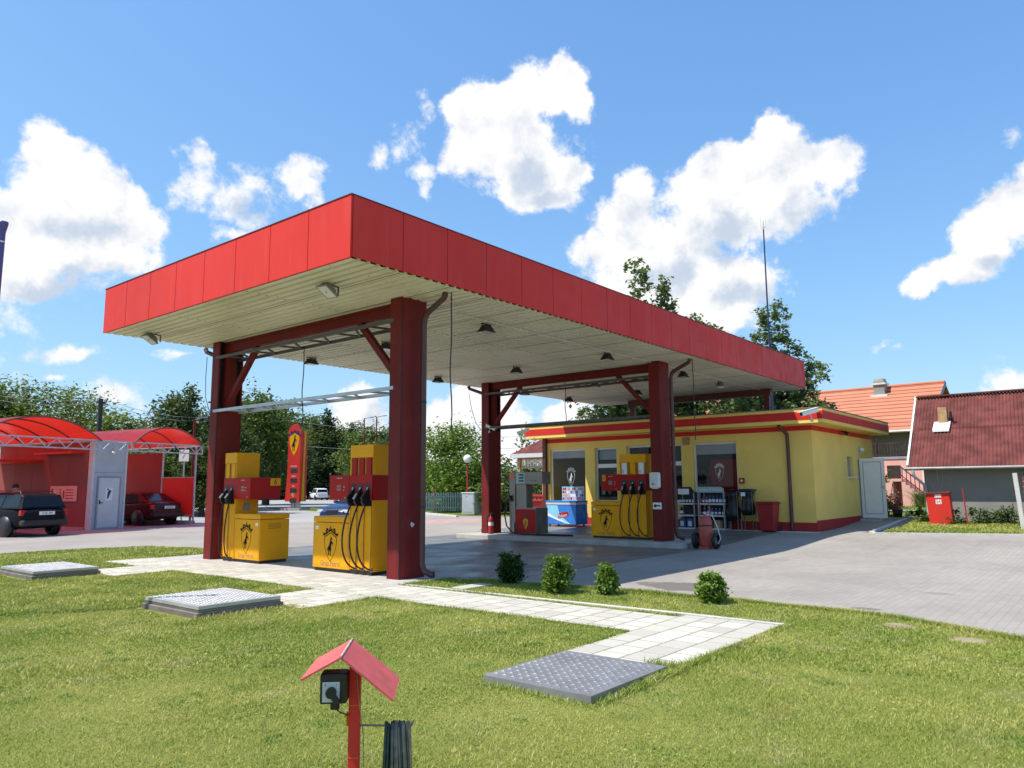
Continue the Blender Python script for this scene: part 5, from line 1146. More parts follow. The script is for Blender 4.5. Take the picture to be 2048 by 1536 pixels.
# switch post with a small gabled roof
t = thing('switch_post', 'red post with a small gabled red roof over a black rotary switch', 'switch post', (1.89, 2.31, .03))
fr = Vector((math.sin(R(44)), -math.cos(R(44)), 0)); bk = Vector((math.cos(R(44)), math.sin(R(44)), 0))      # roof width direction, roof depth direction
PW = lambda a, b, z: fr*a+bk*b+Vector((0, 0, z))
def post(m): m.bar(PW(0, .03, 0), PW(0, .03, .86), .042, .042, tuple(bk))
pp = part('post', MT['fascia_red'], t, post, bevel=.003); part('tape', MT['orange'], pp, lambda m: [m.bar(PW(0, .03, z), PW(0, .03, z+.003), .0435, .0435, tuple(bk)) for z in (.53, .715)])
part('label', MT['yellow'], pp, lambda m: m.bar(PW(-.0225, .03, .64), PW(-.0225, .03, .69), .004, .02))
def roof(m):
    a = PW(-.040, 0, .905)
    for e, dz in ((PW(-.178, 0, .832), 0), (PW(.148, 0, .752), .001)):
        for b0, b1 in ((-.09, .24),):
            d = (e-a); n = Vector((0, 0, 1)) - d.normalized()*d.normalized().z; n.normalize()
            p = [a+bk*b0, e+bk*b0, e+bk*b1, a+bk*b1]; q = [v+n*.007 for v in p]; m.add([tuple(v) for v in p+q], [(0, 1, 2, 3), (7, 6, 5, 4), (0, 4, 5, 1), (1, 5, 6, 2), (2, 6, 7, 3), (3, 7, 4, 0)])
rr_ = part('roof', mat('switch_roof', (.62, .10, .09), .55, var=.12, vs=9, dirt=.25, dcol=(.5, .32, .3)), t, roof); part('ridge', mat('ridge_worn', (.45, .36, .34), .7, var=.3, vs=40), rr_, lambda m: m.tube([PW(-.040, -.091, .9115), PW(-.040, .241, .9115)], .0045, 6))
def sbox(m): m.bar(PW(-.070, -.05, .792), PW(-.070, .03, .792), .098, .108, (0, 0, 1))
bx_ = part('switch_box', MT['black'], t, sbox, bevel=.008)
part('face', MT['panel_light'], bx_, lambda m: m.bar(PW(-.078, -.0525, .782), PW(-.078, -.0502, .782), .062, .070))
part('numerals', MT['black'], bx_, lambda m: (m.text('0', .012, PW(-.098, -.0528, .803), tuple(fr), (0, 0, 1), .0004), m.text('1', .012, PW(-.058, -.0528, .803), tuple(fr), (0, 0, 1), .0004)))
def knob(m):
    c = PW(-.076, -.053, .782); m.tube([c, c-bk*.02], .019, 16); m.bar(c-bk*.012+Vector((0, 0, 0)), c-bk*.014+fr*.026-Vector((0, 0, .036)), .019, .018, tuple(bk))
part('knob', MT['black'], bx_, knob); part('gland', MT['black'], bx_, lambda m: m.tube([PW(-.068, -.01, .74), PW(-.068, -.01, .712)], .017, 10))
part('wire', MT['pipe_brown'], t, lambda m: (m.tube([PW(-.068, -.01, .715), PW(-.05, -.01, .70), PW(-.02, .0, .685)], .003, 5))); part('wire', MT['cable_tan'], t, lambda m: m.tube([PW(.008, .004, .84), PW(.012, .0, .78), PW(.02, .0, .72), PW(.036, .0, .62), PW(.04, .0, .45), PW(.05, .0, .2)], .0022, 5))
part('hook', MT['steel'], t, lambda m: m.tube([PW(.018, .03, .640), PW(.21, .03, .632), PW(.22, .03, .652)], .004, 6))
ck = thing('cable_coil', 'bundle of green, grey and tan cables hung over the hook of the red post', 'cable coil', (1.89, 2.31, .03))
for nm, mk, n0 in (('strand', 'cable_green', 9), ('strand', 'cable_grey', 8), ('strand', 'cable_tan', 6)):
    def f(m):
        for i in range(n0):
            a = random.uniform(.115, .19) + (.02 if mk == 'cable_tan' else 0); dz = random.uniform(0, .012); ln = random.uniform(.20, .36); sp = (a-.135)*random.uniform(.2, .7); b1 = random.uniform(.015, .035)
            m.tube([PW(a+sp*.9, .03-b1, .632-ln), PW(a+sp*.6, .03-b1, .632-ln*.5), PW(a, .03-b1*.8, .622), PW(a, .03, .640+dz), PW(a, .03+b1, .627), PW(a+sp*.4, .03+b1*1.2, .632-ln*.5), PW(a+sp, .03+b1, .632-ln)], .0045, 6)
    part(nm, MT[mk], ck, f)
# vent pole at the edge of the lawn
t = thing('vent_pole', 'tall dark purple vent pipe with a flared cap at the edge of the picture', 'vent pipe', (3.095, 11.06, .03)); part('pipe', MT['purple'], t, lambda m: m.tube([(0, 0, 0), (0, 0, 4.85)], .042, 14)); part('collar', MT['white'], t, lambda m: m.lathe([(.043, 4.70), (.046, 4.705), (.043, 4.72)], n=14)); part('cap', MT['purple'], t, lambda m: m.lathe([(.042, 4.83), (.055, 4.90), (.065, 4.95), (.065, 4.98), (0, 4.985)], n=14))

# ================================================================ PLANTS
def leaves(centers, sig, n, size, flatness=.5, droop=0, aspect=.6):
    """n leaf rhombs round each of the clump centres"""
    c = np.repeat(np.asarray(centers, float), n, axis=0); s = np.repeat(np.asarray(sig, float).reshape(-1, 1) if np.ndim(sig) == 1 else np.asarray(sig, float), n, axis=0)
    p = c+rng.normal(0, 1, c.shape)*s
    if droop: p[:, 2] -= np.abs(rng.normal(0, droop, len(p)))
    nrm = rng.normal(0, 1, c.shape); nrm[:, 2] = np.abs(nrm[:, 2])+flatness; nrm /= np.linalg.norm(nrm, axis=1)[:, None]
    t = rng.normal(0, 1, c.shape); t -= nrm*np.sum(t*nrm, axis=1)[:, None]; t /= np.linalg.norm(t, axis=1)[:, None]; b = np.cross(nrm, t)
    k = size*rng.uniform(.6, 1.35, len(p))[:, None]
    v = np.stack([p-t*k, p+b*k*aspect+nrm*k*.12, p+t*k, p-b*k*aspect+nrm*k*.12], 1).reshape(-1, 3); i = np.arange(len(p))*4
    return v, np.stack([i, i+1, i+2, i+3], -1)
def clumps(blobs, per, shell=.45):
    out = []; sig = []
    for (cx, cy, cz, rx, ry, rz), n in zip(blobs, per):
        d = rng.normal(0, 1, (n, 3)); d /= np.linalg.norm(d, axis=1)[:, None]; r = (shell+(1-shell)*rng.random(n)**.6)[:, None]*rng.uniform(.82, 1.12, (n, 1))
        out.append(np.array([[cx, cy, cz]])+d*r*np.array([[rx, ry, rz]])); sig += [(.16*min(rx, ry, rz)+.10)]*n
    return np.concatenate(out), np.array(sig)
def limbs(m, h, r, blobs, n=7, lean=0):
    m.tube([(0, 0, -.1), (lean*.3, 0, h*.35), (lean, 0, h)], [r*1.25, r*.85, r*.35], 9)
    for b in blobs[:n]:
        z0 = h*random.uniform(.35, .75); m.tube([(lean*z0/h, 0, z0), (b[0]*.5, b[1]*.5, (z0+b[2])/2), (b[0], b[1], b[2])], [r*.4, r*.25, r*.08], 6)
def make_tree(name, blobs, nclump, nleaf, size, leaf, trunk_h, trunk_r, label, cat='tree', group=None, droop=0, flat_=.5, shell=.45, sigk=1.0):
    """builds a tree at the origin: trunk with limbs, crown of leaf clumps"""
    t = thing(name, label, cat, (0, 0, 0), 0, group); tot = sum(b[3]*b[4]*b[5] for b in blobs)**(1)
    vol = np.array([(b[3]*b[4]*b[5])**.667 for b in blobs]); per = np.maximum(4, (nclump*vol/vol.sum()).astype(int))
    c, s = clumps(blobs, per, shell); c[:, 2] = np.maximum(c[:, 2], .25)
    v, f = leaves(c, s*sigk, nleaf, size, flat_, droop); v[:, 2] = np.maximum(v[:, 2], .03)
    npmesh('crown', v, f, MT[leaf], t)
    part('trunk', MT['bark'], t, lambda m: limbs(m, trunk_h, trunk_r, blobs))
    return t
def put(t, x, y, rz=0, sc=1, z=0):
    t.location = (x, y, z); t.rotation_euler = (0, 0, rz); t.scale = (sc, sc, sc) if not isinstance(sc, tuple) else sc; return t
def more(t, x, y, rz, sc, lab, z=0):
    c = copy_thing(t, (x, y, z), rz, lab); c.scale = (sc, sc, sc) if not isinstance(sc, tuple) else sc; return c
TG = 'trees beyond the road'
# big round broadleaf
rb_ = [(0, 0, 6.4, 3.0, 3.0, 2.4), (1.8, .8, 5.2, 2.2, 2.2, 2.0), (-1.9, -.5, 5.0, 2.3, 2.2, 2.0), (.3, -1.8, 4.6, 2.3, 2.2, 1.9), (.2, 1.9, 4.4, 2.2, 2.2, 2.0), (-.5, .3, 8.0, 1.8, 1.8, 1.4), (1.2, -.9, 7.3, 1.6, 1.6, 1.4), (-1.0, -1.0, 2.8, 2.6, 2.4, 1.6), (1.2, .4, 2.6, 2.6, 2.4, 1.6)]
A_ = make_tree('broadleaf_tree', rb_, 400, 34, .15, 'leaf_mid', 6, .28, 'x', group=TG)
D_ = make_tree('broadleaf_tree', [(b[0], b[1], b[2]*1.0, b[3]*.9, b[4]*.9, b[5]) for b in rb_]+[(.4, 0, 9.2, 1.1, 1.1, 1.2), (-1.6, .6, 7.4, 1.2, 1.2, 1.2)], 420, 34, .15, 'leaf_dark', 6.5, .28, 'x', group=TG)
Y_ = make_tree('broadleaf_tree', rb_, 380, 34, .145, 'leaf_yellow', 6, .24, 'x', group=TG)
# willow-like
wl = [(0, 0, 7.2, 3.4, 3.4, 2.2), (2.6, .4, 6.2, 2.2, 2.2, 2.0), (-2.6, .2, 6.0, 2.3, 2.3, 2.0), (0, 2.4, 5.6, 2.2, 2.2, 2.0), (0, -2.4, 5.4, 2.4, 2.2, 2.0), (1.4, -1, 8.6, 1.5, 1.5, 1.2), (-1.3, .8, 8.8, 1.4, 1.4, 1.1), (-3.2, -1, 4.2, 1.7, 1.7, 2.2), (3.2, -1, 4.2, 1.7, 1.7, 2.2)]
Wl = make_tree('willow_tree', wl, 460, 40, .115, 'leaf_yellow', 6.5, .32, 'big pale willow with drooping crown behind the wash roofs', 'willow', droop=.8)
# spruce
sp = []
for i in range(13):
    z = 1.0+i*.56; r = 2.3*(1-i/13.2); k = max(3, int(7-i*.35))
    for j in range(k): a = j*2*math.pi/k+i*.7; sp.append((r*.62*math.cos(a), r*.62*math.sin(a), z-.1, r*.42+.08, r*.42+.08, .22))
sp.append((0, 0, 8.2, .16, .16, .5))
S_ = make_tree('spruce_tree', sp, 420, 16, .15, 'leaf_spruce', 8.4, .16, 'x', 'spruce', TG, droop=.12, shell=.1)
def pol(u, d): r = pxdir(u, 975); k = d/math.hypot(r.x, r.y); return (r.x*k, r.y*k)
def P2(u, d): return pol(u, d)
put(Wl, *P2(88, 66), R(40), (1.28, 1.28, 1.0))
put(Y_, *P2(248, 55), 0, (.80, .80, .70)); Y_['label'] = 'yellow-green tree beside the dark wooden pole, behind the second vault'
put(D_, *P2(356, 52), R(60), (.80, .80, .80)); D_['label'] = 'tall dark tree with ragged crown behind the white notice board'
put(A_, *P2(500, 64), R(20), (1.0, 1.0, 1.02)); A_['label'] = 'leafy green tree showing through the front canopy frame'
BG = [(D_, 430, 58, (.8, .8, .72), 'dark tree half hidden behind the front column next to pump 6'), (D_, 532, 76, (1.1, 1.1, 1.02), 'dark tree rising behind the price totem'), (A_, 590, 128, (1.8, 1.8, 1.5), 'green tree with spreading crown just beyond the price totem'),
      (D_, 458, 50, (.6, .6, .6), 'low dark tree between the front column and the price totem'), (D_, 640, 114, (1.5, 1.5, 1.2), 'dense dark tree above the white hatchback'), (D_, 700, 124, (1.5, 1.5, 1.2), 'dark tree between the white hatchback and the red display head'),
      (A_, 745, 90, (1.2, 1.2, .95), 'green tree behind the twin red lamp posts'), (D_, 780, 70, (1, 1, .62), 'dark tree behind the front column with the drainpipe'), (A_, 300, 50, (.7, .7, .42), 'low green tree behind the second wash bay'), (D_, 150, 58, (.9, .9, .52), 'dark tree under the willow, behind the wash room'),
      (D_, 20, 60, (1, 1, .5), 'dark tree at the edge of the picture behind the first vault'), (D_, 405, 47, (.55, .55, .42), 'low dark shrub-like tree beside the red splash panel'), (A_, -60, 64, 1.0, 'green tree just outside the frame behind the first vault'),
      (D_, 560, 118, (1.5, 1.5, 1.1), 'dark tree in the second row behind the price totem'), (D_, 670, 122, (1.6, 1.6, 1.1), 'dark tree far behind the white hatchback')]
for src, u, d, sc, lab in BG: more(src, *P2(u, d), R((u*37) % 360), sc, lab)
put(S_, *P2(653, 112), 0, (1.7, 1.7, 1.50)); S_['label'] = 'dark conical spruce standing above the tree line'
more(S_, *P2(762, 84), 1.0, (.9, .9, .88), 'slim spruce tip beside the twin red lamp posts'); more(S_, *P2(777, 80), 2.0, (.9, .9, .85), 'second spruce tip touching the front column'); more(S_, *P2(618, 122), .4, (1.3, 1.3, 1.25), 'small spruce tip behind the spreading green tree')
for u, d, lab in [(520, 112, 'low dark thicket tree far behind the number 6 pump'), (575, 118, 'low dark thicket tree behind the totem foot'), (622, 120, 'low dark thicket tree in the shade just behind the white hatchback'), (672, 118, 'low dark thicket tree beside the white hatchback'), (715, 122, 'low dark thicket tree behind the red display head')]: more(D_, *P2(u, d), u*.13, (1.9, 1.9, .55), lab)
# round tree behind the picket fence and the scrub there
FB = [(0, 0, 3.4, 2.6, 2.6, 2.4), (1.6, .4, 2.6, 2.0, 2.0, 1.9), (-1.9, .2, 2.3, 2.0, 2.0, 1.8), (.5, -1.2, 1.7, 2.3, 2.0, 1.5), (-.6, .9, 4.9, 1.3, 1.3, 1.1), (.8, .2, 5.0, 1.2, 1.2, .9), (-3.0, 0, 1.2, 1.7, 1.6, 1.1), (2.8, -.2, 1.2, 1.6, 1.6, 1.1)]
F_ = make_tree('round_tree', FB, 480, 36, .105, 'leaf_bush', 3.5, .2, 'bright green rounded tree behind the grey picket fence', 'tree')
put(F_, *P2(915, 53), R(30), (1.08, 1.08, 1.0))
G_ = make_tree('scrub_bush', [(0, 0, 1.0, 1.6, 1.5, 1.0), (1.2, .3, .8, 1.2, 1.2, .8), (-1.2, .2, .9, 1.3, 1.2, .9), (.2, 0, 1.8, .9, .9, .7)], 150, 26, .12, 'leaf_mid', 1.2, .05, 'x', 'bush', 'scrub bushes beyond the fence')
put(G_, *P2(1010, 46), 0, (1.0, 1, .95)); G_['label'] = 'leafy scrub showing beside the steel dispenser'
for u, d, sc, lab in [(860, 56, (1.7, 1.7, 1.2), 'scrub bush behind the fence beside the front column'), (985, 58, (1.7, 1.7, 1.5), 'scrub bush behind the rear column'), (1055, 60, (1.6, 1.6, 1.2), 'scrub bush seen under the gazebo roof'), (960, 62, (1.5, 1.5, 1.3), 'scrub bush behind the globe lamp'),
                      (820, 72, (2, 2, 1.7), 'scrub bush hidden behind the front column'), (1085, 50, (1.2, 1.2, 1.2), 'scrub bush at the shop corner behind the gazebo')]: more(G_, *P2(u, d), u*.1, sc, lab)
Pb = make_tree('slender_tree', [(0, 0, 2.4, .5, .5, .9), (.2, .2, 3.4, .4, .4, .7), (-.3, 0, 1.6, .6, .6, .7)], 60, 16, .10, 'leaf_pale', 3.2, .05, 'thin pale young tree above the gazebo roof', 'tree'); put(Pb, *P2(1058, 46), 0, 1.25)
put(more(Pb, 0, 0, 0, 1, 'thin young tree in front of the scrub beside the gazebo'), *P2(1012, 44), 1, (1.1, 1.1, .82))
# two tall plane-like trees behind the shop
def plumes(sticks, seed):
    b = []
    for x, y, z0, z1, r in sticks:
        k = int((z1-z0)/.7)+2
        for i in range(k): q = i/(k-1); b.append((x*(.4+.6*q)*1.15, y*(.4+.6*q)*1.15, z0+(z1-z0)*q, r*(1.12-.55*q), r*(1.12-.55*q), .7*(1-.25*q)))
    return b
T1 = make_tree('tall_tree', plumes([(-.35, .3, 5.5, 13.4, 1.2), (.7, -.5, 5.5, 12.7, 1.25), (-1.5, 1.1, 5, 11.2, 1.1), (1.9, -1.5, 5, 10.7, 1.1), (2.9, -2.3, 5, 10.2, .9), (-2.4, 1.8, 4.5, 10.0, 1.0), (0, 2, 4.5, 9, 1.4), (0, -2, 4, 9, 1.4), (-2.6, 2.6, 4, 7, 1.4), (2.8, -3.2, 4, 7.4, 1.4)], 1), 560, 30, .14, 'leaf_pale', 10, .22, 'tall tree with upright leafy plumes rising above the middle of the canopy', 'tree', 'tall trees behind the shop', shell=.25, sigk=.85)
put(T1, 37.0, 20.1, R(10), (1.12, 1.12, 1.0), .3)
T2 = more(T1, 39.5, 14.2, R(200), (.92, .92, .80), 'second tall tree with plumes, rising above the far end of the canopy beside the mast', .3)
more(T1, 41, 17, R(110), (1, 1, .62), 'lower tree filling the gap between the two tall trees over the shop roof', .3); more(T1, 37.5, 23.2, R(300), (.85, .85, .52), 'low leafy tree behind the shop roof by the far roof post', .3)
Bw = make_tree('shrub', [(0, 0, 2.2, .9, .9, 1.2), (.3, .5, 3.6, .6, .6, .8), (-.3, -.3, 1.2, .9, .9, .9)], 70, 20, .12, 'leaf_yellow', 3, .05, 'yellowish shrub at the back corner of the shop in front of the balcony', 'shrub'); put(Bw, 33.0, 8.75, 0, .62, .35)
Bt = more(Bw, 41.5, 12.0, 1.0, (1.1, 1.1, 1.32), 'yellow-green leafy top poking over the shop roof edge', .35)
# clipped round bushes along the lawn edge
def bush(x, y, r, h, lab, leaf='leaf_bush', n=90, size=.028):
    b = [(0, 0, h*.52, r*.86, r*.86, h*.45), (r*.25, r*.1, h*.66, r*.6, r*.6, h*.3), (-r*.3, -r*.1, h*.42, r*.62, r*.62, h*.32)]
    t = thing('round_bush', lab, 'bush', (x, y, .03), 0, 'small bushes along the lawn edge'); c, s = clumps(b, [n, n//2, n//2], .6); c[:, 2] = np.maximum(c[:, 2], .02)
    for _ in range(7):
        a = random.uniform(0, 6.28); q = random.uniform(.7, 1.25); sh = np.array([[r*q*.7*math.cos(a)*f, r*q*.7*math.sin(a)*f, h*(.75+.33*f)] for f in np.linspace(.4, 1, 4)]); c = np.concatenate([c, sh]); s = np.concatenate([s, np.full(4, .05)])
    v, f = leaves(c, s*.32+.005, 16, size, .4); v[:, 2] = np.maximum(v[:, 2], .0); npmesh('foliage', v, f, MT[leaf], t); part('stem', MT['bark'], t, lambda m: [m.tube([(0, 0, 0), (a, b_, h*.6)], [.012, .005], 5) for a, b_ in ((0, 0), (.06, .04), (-.05, .05), (.03, -.06))]); return t
bush(9.50, 7.80, .20, .40, 'dark green clipped bush in the canopy shade, first of the row', 'leaf_box'); bush(9.0, 6.52, .21, .46, 'bright yellow-green round bush, biggest of the row'); bush(9.3, 5.88, .115, .36, 'narrow sunlit bush between the big bush and the last one'); bush(9.46, 4.38, .17, .33, 'low leafy bush beside the dark stain on the paving, last of the row', n=80)
def weed(x, y, h, lab, r=.16, leaf='leaf_box', z=0.03, n=34, size=.05):
    t = thing('weed', lab, 'weed', (x, y, z), 0, 'weeds along the shed wall'); c = np.stack([rng.normal(0, r*.6, n), rng.normal(0, r*.6, n), rng.uniform(.05, h, n)], -1); v, f = leaves(c, np.full(n, .05), 9, size, .6); v[:, 2] = np.maximum(v[:, 2], 0); npmesh('foliage', v, f, MT[leaf], t)
    part('stem', MT['leaf_mid'], t, lambda m: [m.tube([(0, 0, 0), (float(c[i, 0]), float(c[i, 1]), float(c[i, 2]))], .008, 4) for i in range(8)])
for x, y, h, r, lab in [(27.0, 4.45, .42, .28, 'low dark green weed at the foot of the red cabinet'), (27.3, 3.75, .46, .28, 'big leafy weed beside the thin red stake'), (27.4, 3.25, .36, .3, 'weed between the stake and the concrete post'), (27.4, 2.95, .50, .18, 'upright weed near the concrete post'), (30.2, 5.95, .25, .25, 'low weeds beside the white tray at the shed corner'), (27.3, 5.15, .22, .22, 'low weeds on the shop side of the red cabinet')]: weed(x, y, h, lab, r, z=Hf(x, y)+.04)

# ================================================================ TOTEM, LAMPS, FENCE
tx, ty = P2(588, 56); t = thing('price_totem', 'tall red and yellow price totem with a shield emblem on two short feet', 'price sign', (tx, ty, 0), R(28))
def tot(m):
    pr = [(-.78, .62), (-.62, 2.3), (-.58, 4.0), (-.60, 5.3), (-.62, 5.62), (-.30, 6.02), (.10, 6.10), (.35, 6.02), (.55, 5.62), (.55, .62)]
    m.poly([(x*.62, z) for x, z in pr], (-.3, .0, 0), *FX, .34)
# local: front looks towards -x
bd = part('panel', MT['fascia_red'], t, lambda m: m.poly([(-.62, .62), (-.50, 2.3), (-.47, 4.2), (-.5, 5.62), (-.30, 6.02), (.10, 6.10), (.28, 6.02), (.46, 5.62), (.46, .62)], (-.0, 0, 0), *FX, .12))
part('side_panel', MT['fascia_red'], t, lambda m: m.box(.002, -.46, .62, .95, .40, 5.62)); part('yellow_fin', MT['yellow'], t, lambda m: (m.poly([(.22, .62), (.56, .62), (.50, 3.2), (.66, 5.62), (.42, 5.62), (.34, 3.2)], (0, -.4605, 0), *FY, .05)))
part('shield', MT['yellow'], bd, lambda m: m.poly([(x*.0046, y*.0058) for x, y in SH_O], (-.122, .02, 4.72), *FX, .01)); part('emblem', MT['black'], bd, lambda m: m.poly([(x*.0046, y*.0062) for x, y in HORSE], (-.1325, .02, 4.74), *FX, .004)); part('crown', MT['navy'], bd, lambda m: crown(m, (-.122, .02, 4.70), *FX, .0050, .02))
for i, nm in enumerate(('EVRO DIZEL', 'BMB 95', 'TNG', 'D2')):
    z = 3.05-i*.70; s_ = part('display', MT['dark'], bd, lambda m: m.box(-.128, -.28, z-.42, -.121, .24, z-.10)); part('lettering', MT['white'], bd, lambda m: m.text(nm, .15, (-.1215, 0, z), *FX, .003, sx=.62))
part('badge', MT['wood'], bd, lambda m: m.lathe([(.14, -.122), (0, -.128)], (0, .02, 1.15), 12, 'x')); part('foot', MT['galv'], t, lambda m: (m.box(.1, .02, 0, .4, .26, .62), m.box(.1, -.34, 0, .4, -.12, .62))); part('base', MT['concrete'], t, lambda m: m.box(-.5, -.7, 0, 1.2, .7, .16))
def tpost(u, d, h, lab, arm):
    x, y = P2(u, d); t = thing('lamp_post', lab, 'lamp post', (x, y, 0), 0, 'slim red lamp posts'); part('pole', MT['column_red'], t, lambda m: m.tube([(0, 0, 0), (0, 0, h)], .06, 8)); part('head', MT['lamp_grey'], t, lambda m: (m.bar((0, 0, h), (arm*.5, -arm*.6, h+.12), .05), m.bar((arm*.5, -arm*.6, h+.12), (arm*.8, -arm*.95, h+.14), .16, .07))); return t
tpost(726, 75, 8.3, 'slim red lamp post above the yellow pump top, the one nearer the spruce', .8); tpost(751, 75, 8.45, 'slim red lamp post right beside the front column with the drainpipe', .8); tpost(383, 41, 5.0, 'red lamp post behind the red splash panel', .5)
x, y = P2(365, 39); t = thing('notice_board', 'white notice board on a pole behind the car wash', 'notice board', (x, y, 0), R(30)); part('pole', MT['galv'], t, lambda m: m.tube([(.03, 0, 0), (.03, 0, 3.9)], .035, 8)); part('board', MT['white'], t, lambda m: m.box(-.02, -.25, 2.85, .0, .25, 3.4)); part('sign', MT['white'], t, lambda m: m.box(-.02, -.35, 3.5, .0, .3, 3.85)); part('mark', MT['shutter'], t, lambda m: m.bar((-.022, .06, 3.0), (-.022, -.06, 3.25), .02, .002))
# picket fence
fA, fB = Vector((31.0, 33.7, 0)), Vector((43.5, 26.0, 0)); fd = (fB-fA).normalized(); L = (fB-fA).length
t = thing('picket_fence', 'grey picket fence with rusty posts along the road', 'fence', tuple(fA), math.atan2(fd.y, fd.x))
def pk(m):
    i = 0; x = 0
    while x < L: h = 1.25+.03*math.sin(i*2.1); m.poly([(x, .12), (x+.085, .12), (x+.085, h-.06), (x+.042, h), (x, h-.06)], (0, 0, 0), *FY, .02); x += .15; i += 1
part('pickets', MT['fence_grey'], t, pk); part('rail', MT['fence_grey'], t, lambda m: [m.box(0, .001, z, L, .03, z+.07) for z in (.3, .95)])
for i in range(9): part('post', MT['rust' if i % 2 else 'fence_grey'], t, lambda m: m.box(i*L/8-.04, .03, 0, i*L/8+.04, .11, 1.55 if i % 2 else 1.25))
x, y = P2(935, 45); t = thing('globe_lamp', 'white globe lamp on a red pole in front of the round tree', 'lamp', (x, y, 0)); part('pole', MT['bin_red'], t, lambda m: m.tube([(0, 0, 0), (0, 0, 2.95)], .05, 8)); part('globe', MT['white'], t, lambda m: m.lathe([(.02, 2.98)]+[(.25*math.sin(a), 3.22-.25*math.cos(a)) for a in np.linspace(.25, math.pi, 12)], n=18)); part('collar', MT['column_red'], t, lambda m: m.lathe([(.05, 2.93), (.09, 2.97), (.09, 3.0), (0, 3.0)], n=12))
x, y = P2(932, 44.2); t = thing('electrical_cabinet', 'grey electrical cabinet below the globe lamp', 'cabinet', (x, y, 0), R(12)); part('body', MT['cab_grey'], t, lambda m: m.box(0, -.55, .05, .95, .28, 1.20), bevel=.01); part('top', MT['white'], t, lambda m: m.box(-.04, -.58, 1.205, .99, .31, 1.25)); part('door', MT['panel_grey'], t, lambda m: m.box(-.012, -.50, .12, -.001, .23, 1.15)); part('mark', MT['pump_red'], t, lambda m: m.poly([(-.06, 1.0), (.0, .95), (.06, 1.03)], (-.0125, -.05, 0), *FX, .001)); part('plinth', MT['concrete'], t, lambda m: m.box(-.02, -.57, 0, .97, .30, .05))
# utility pole and wires
x, y = P2(190, 45); t = thing('utility_pole', 'dark wooden utility pole behind the car wash', 'utility pole', (x, y, 0)); part('pole', MT['dark'], t, lambda m: m.tube([(0, 0, 0), (0, 0, 6.3)], [.15, .12], 8)); part('crossarm', MT['dark'], t, lambda m: m.bar((-.2, .06, 6.1), (.2, -.06, 6.1), .09)); part('insulator', MT['offwhite'], t, lambda m: [m.lathe([(.05, 6.15), (.06, 6.25), (.03, 6.35), (0, 6.36)], (s, -s*.28, 0), 8) for s in (-.18, .18)])
def wire(pts, lab): tag(part('power_line', MT['shutter'], None, lambda m: m.tube(pts, .012, 4)), lab, 'power line', 'overhead power lines')
px_, py_ = x, y
for k, dz in enumerate((0, .22)):
    a = P2(-120, 40); b = P2(420, 52); pts = []
    for q in np.linspace(0, 1, 9): pts.append((a[0]*(1-q)+px_*q, a[1]*(1-q)+py_*q, (5.8+dz)*(1-q)+(6.1+dz)*q-.35*math.sin(q*math.pi)))
    for q in np.linspace(.1, 1, 9): pts.append((b[0]*q+px_*(1-q), b[1]*q+py_*(1-q), (6.1+dz)*(1-q)+(5.9+dz)*q-.35*math.sin(q*math.pi)))
    wire(pts, 'thin overhead power line above the wash roofs, the upper one' if k else 'thin overhead power line above the wash roofs, the lower one')
for (z0, z1, lab) in ((7.6, 5.6, 'thin overhead wire sloping down behind the globe lamp tree'), (5.4, 4.9, 'thin level overhead wire just above the round tree')):
    a, b = P2(560, 70), P2(1120, 62); wire([(a[0]*(1-q)+b[0]*q, a[1]*(1-q)+b[1]*q, z0*(1-q)+z1*q-.5*math.sin(q*math.pi)) for q in np.linspace(0, 1, 12)], lab)
# gazebo
t = thing('gazebo', 'wooden gazebo with a red hipped roof and slatted rail beside the shop', 'gazebo', (28.0, 20.4, .05), R(2))
g_r = part('roof', MT['roof_sheet'], t, lambda m: m.add([(-.1, -2.6, 3.05), (4.6, -2.6, 3.05), (4.6, 2.4, 3.05), (-.1, 2.4, 3.05), (2.3, -.1, 4.7)], [(0, 1, 4), (1, 2, 4), (2, 3, 4), (3, 0, 4), (3, 2, 1, 0)])); part('eaves_board', MT['panel_light'], g_r, lambda m: (m.box(-.12, -2.62, 2.86, 4.62, -2.58, 3.05), m.box(-.12, -2.58, 2.86, -.08, 2.42, 3.05), m.box(-.12, 2.38, 2.86, 4.62, 2.42, 3.04)))
part('valance', MT['offwhite'], t, lambda m: [m.box(.22, -2.3+i*.155, 2.42, .25, -2.3+i*.155+.10, 2.80) for i in range(30)]); part('beam', MT['wood'], t, lambda m: (m.box(.15, -2.4, 2.78, .32, 2.2, 2.86), m.box(.16, -2.4, 2.36, .30, 2.2, 2.42)))
for px__, py__ in ((.2, -2.3), (.2, .0), (.2, 2.1), (4.2, -2.3), (4.2, 2.1), (2.2, 2.1)): part('post', MT['wood'], t, lambda m: m.box(px__-.07, py__-.07, 0, px__+.07, py__+.07, 2.80))
part('railing', MT['wall_red'], t, lambda m: (m.box(.15, -2.3, 1.05, .27, 2.1, 1.14), m.box(.15, -2.3, .15, .27, 2.1, .24), [m.box(.19, -2.25+i*.2, .24, .23, -2.25+i*.2+.12, 1.05) for i in range(22)]))

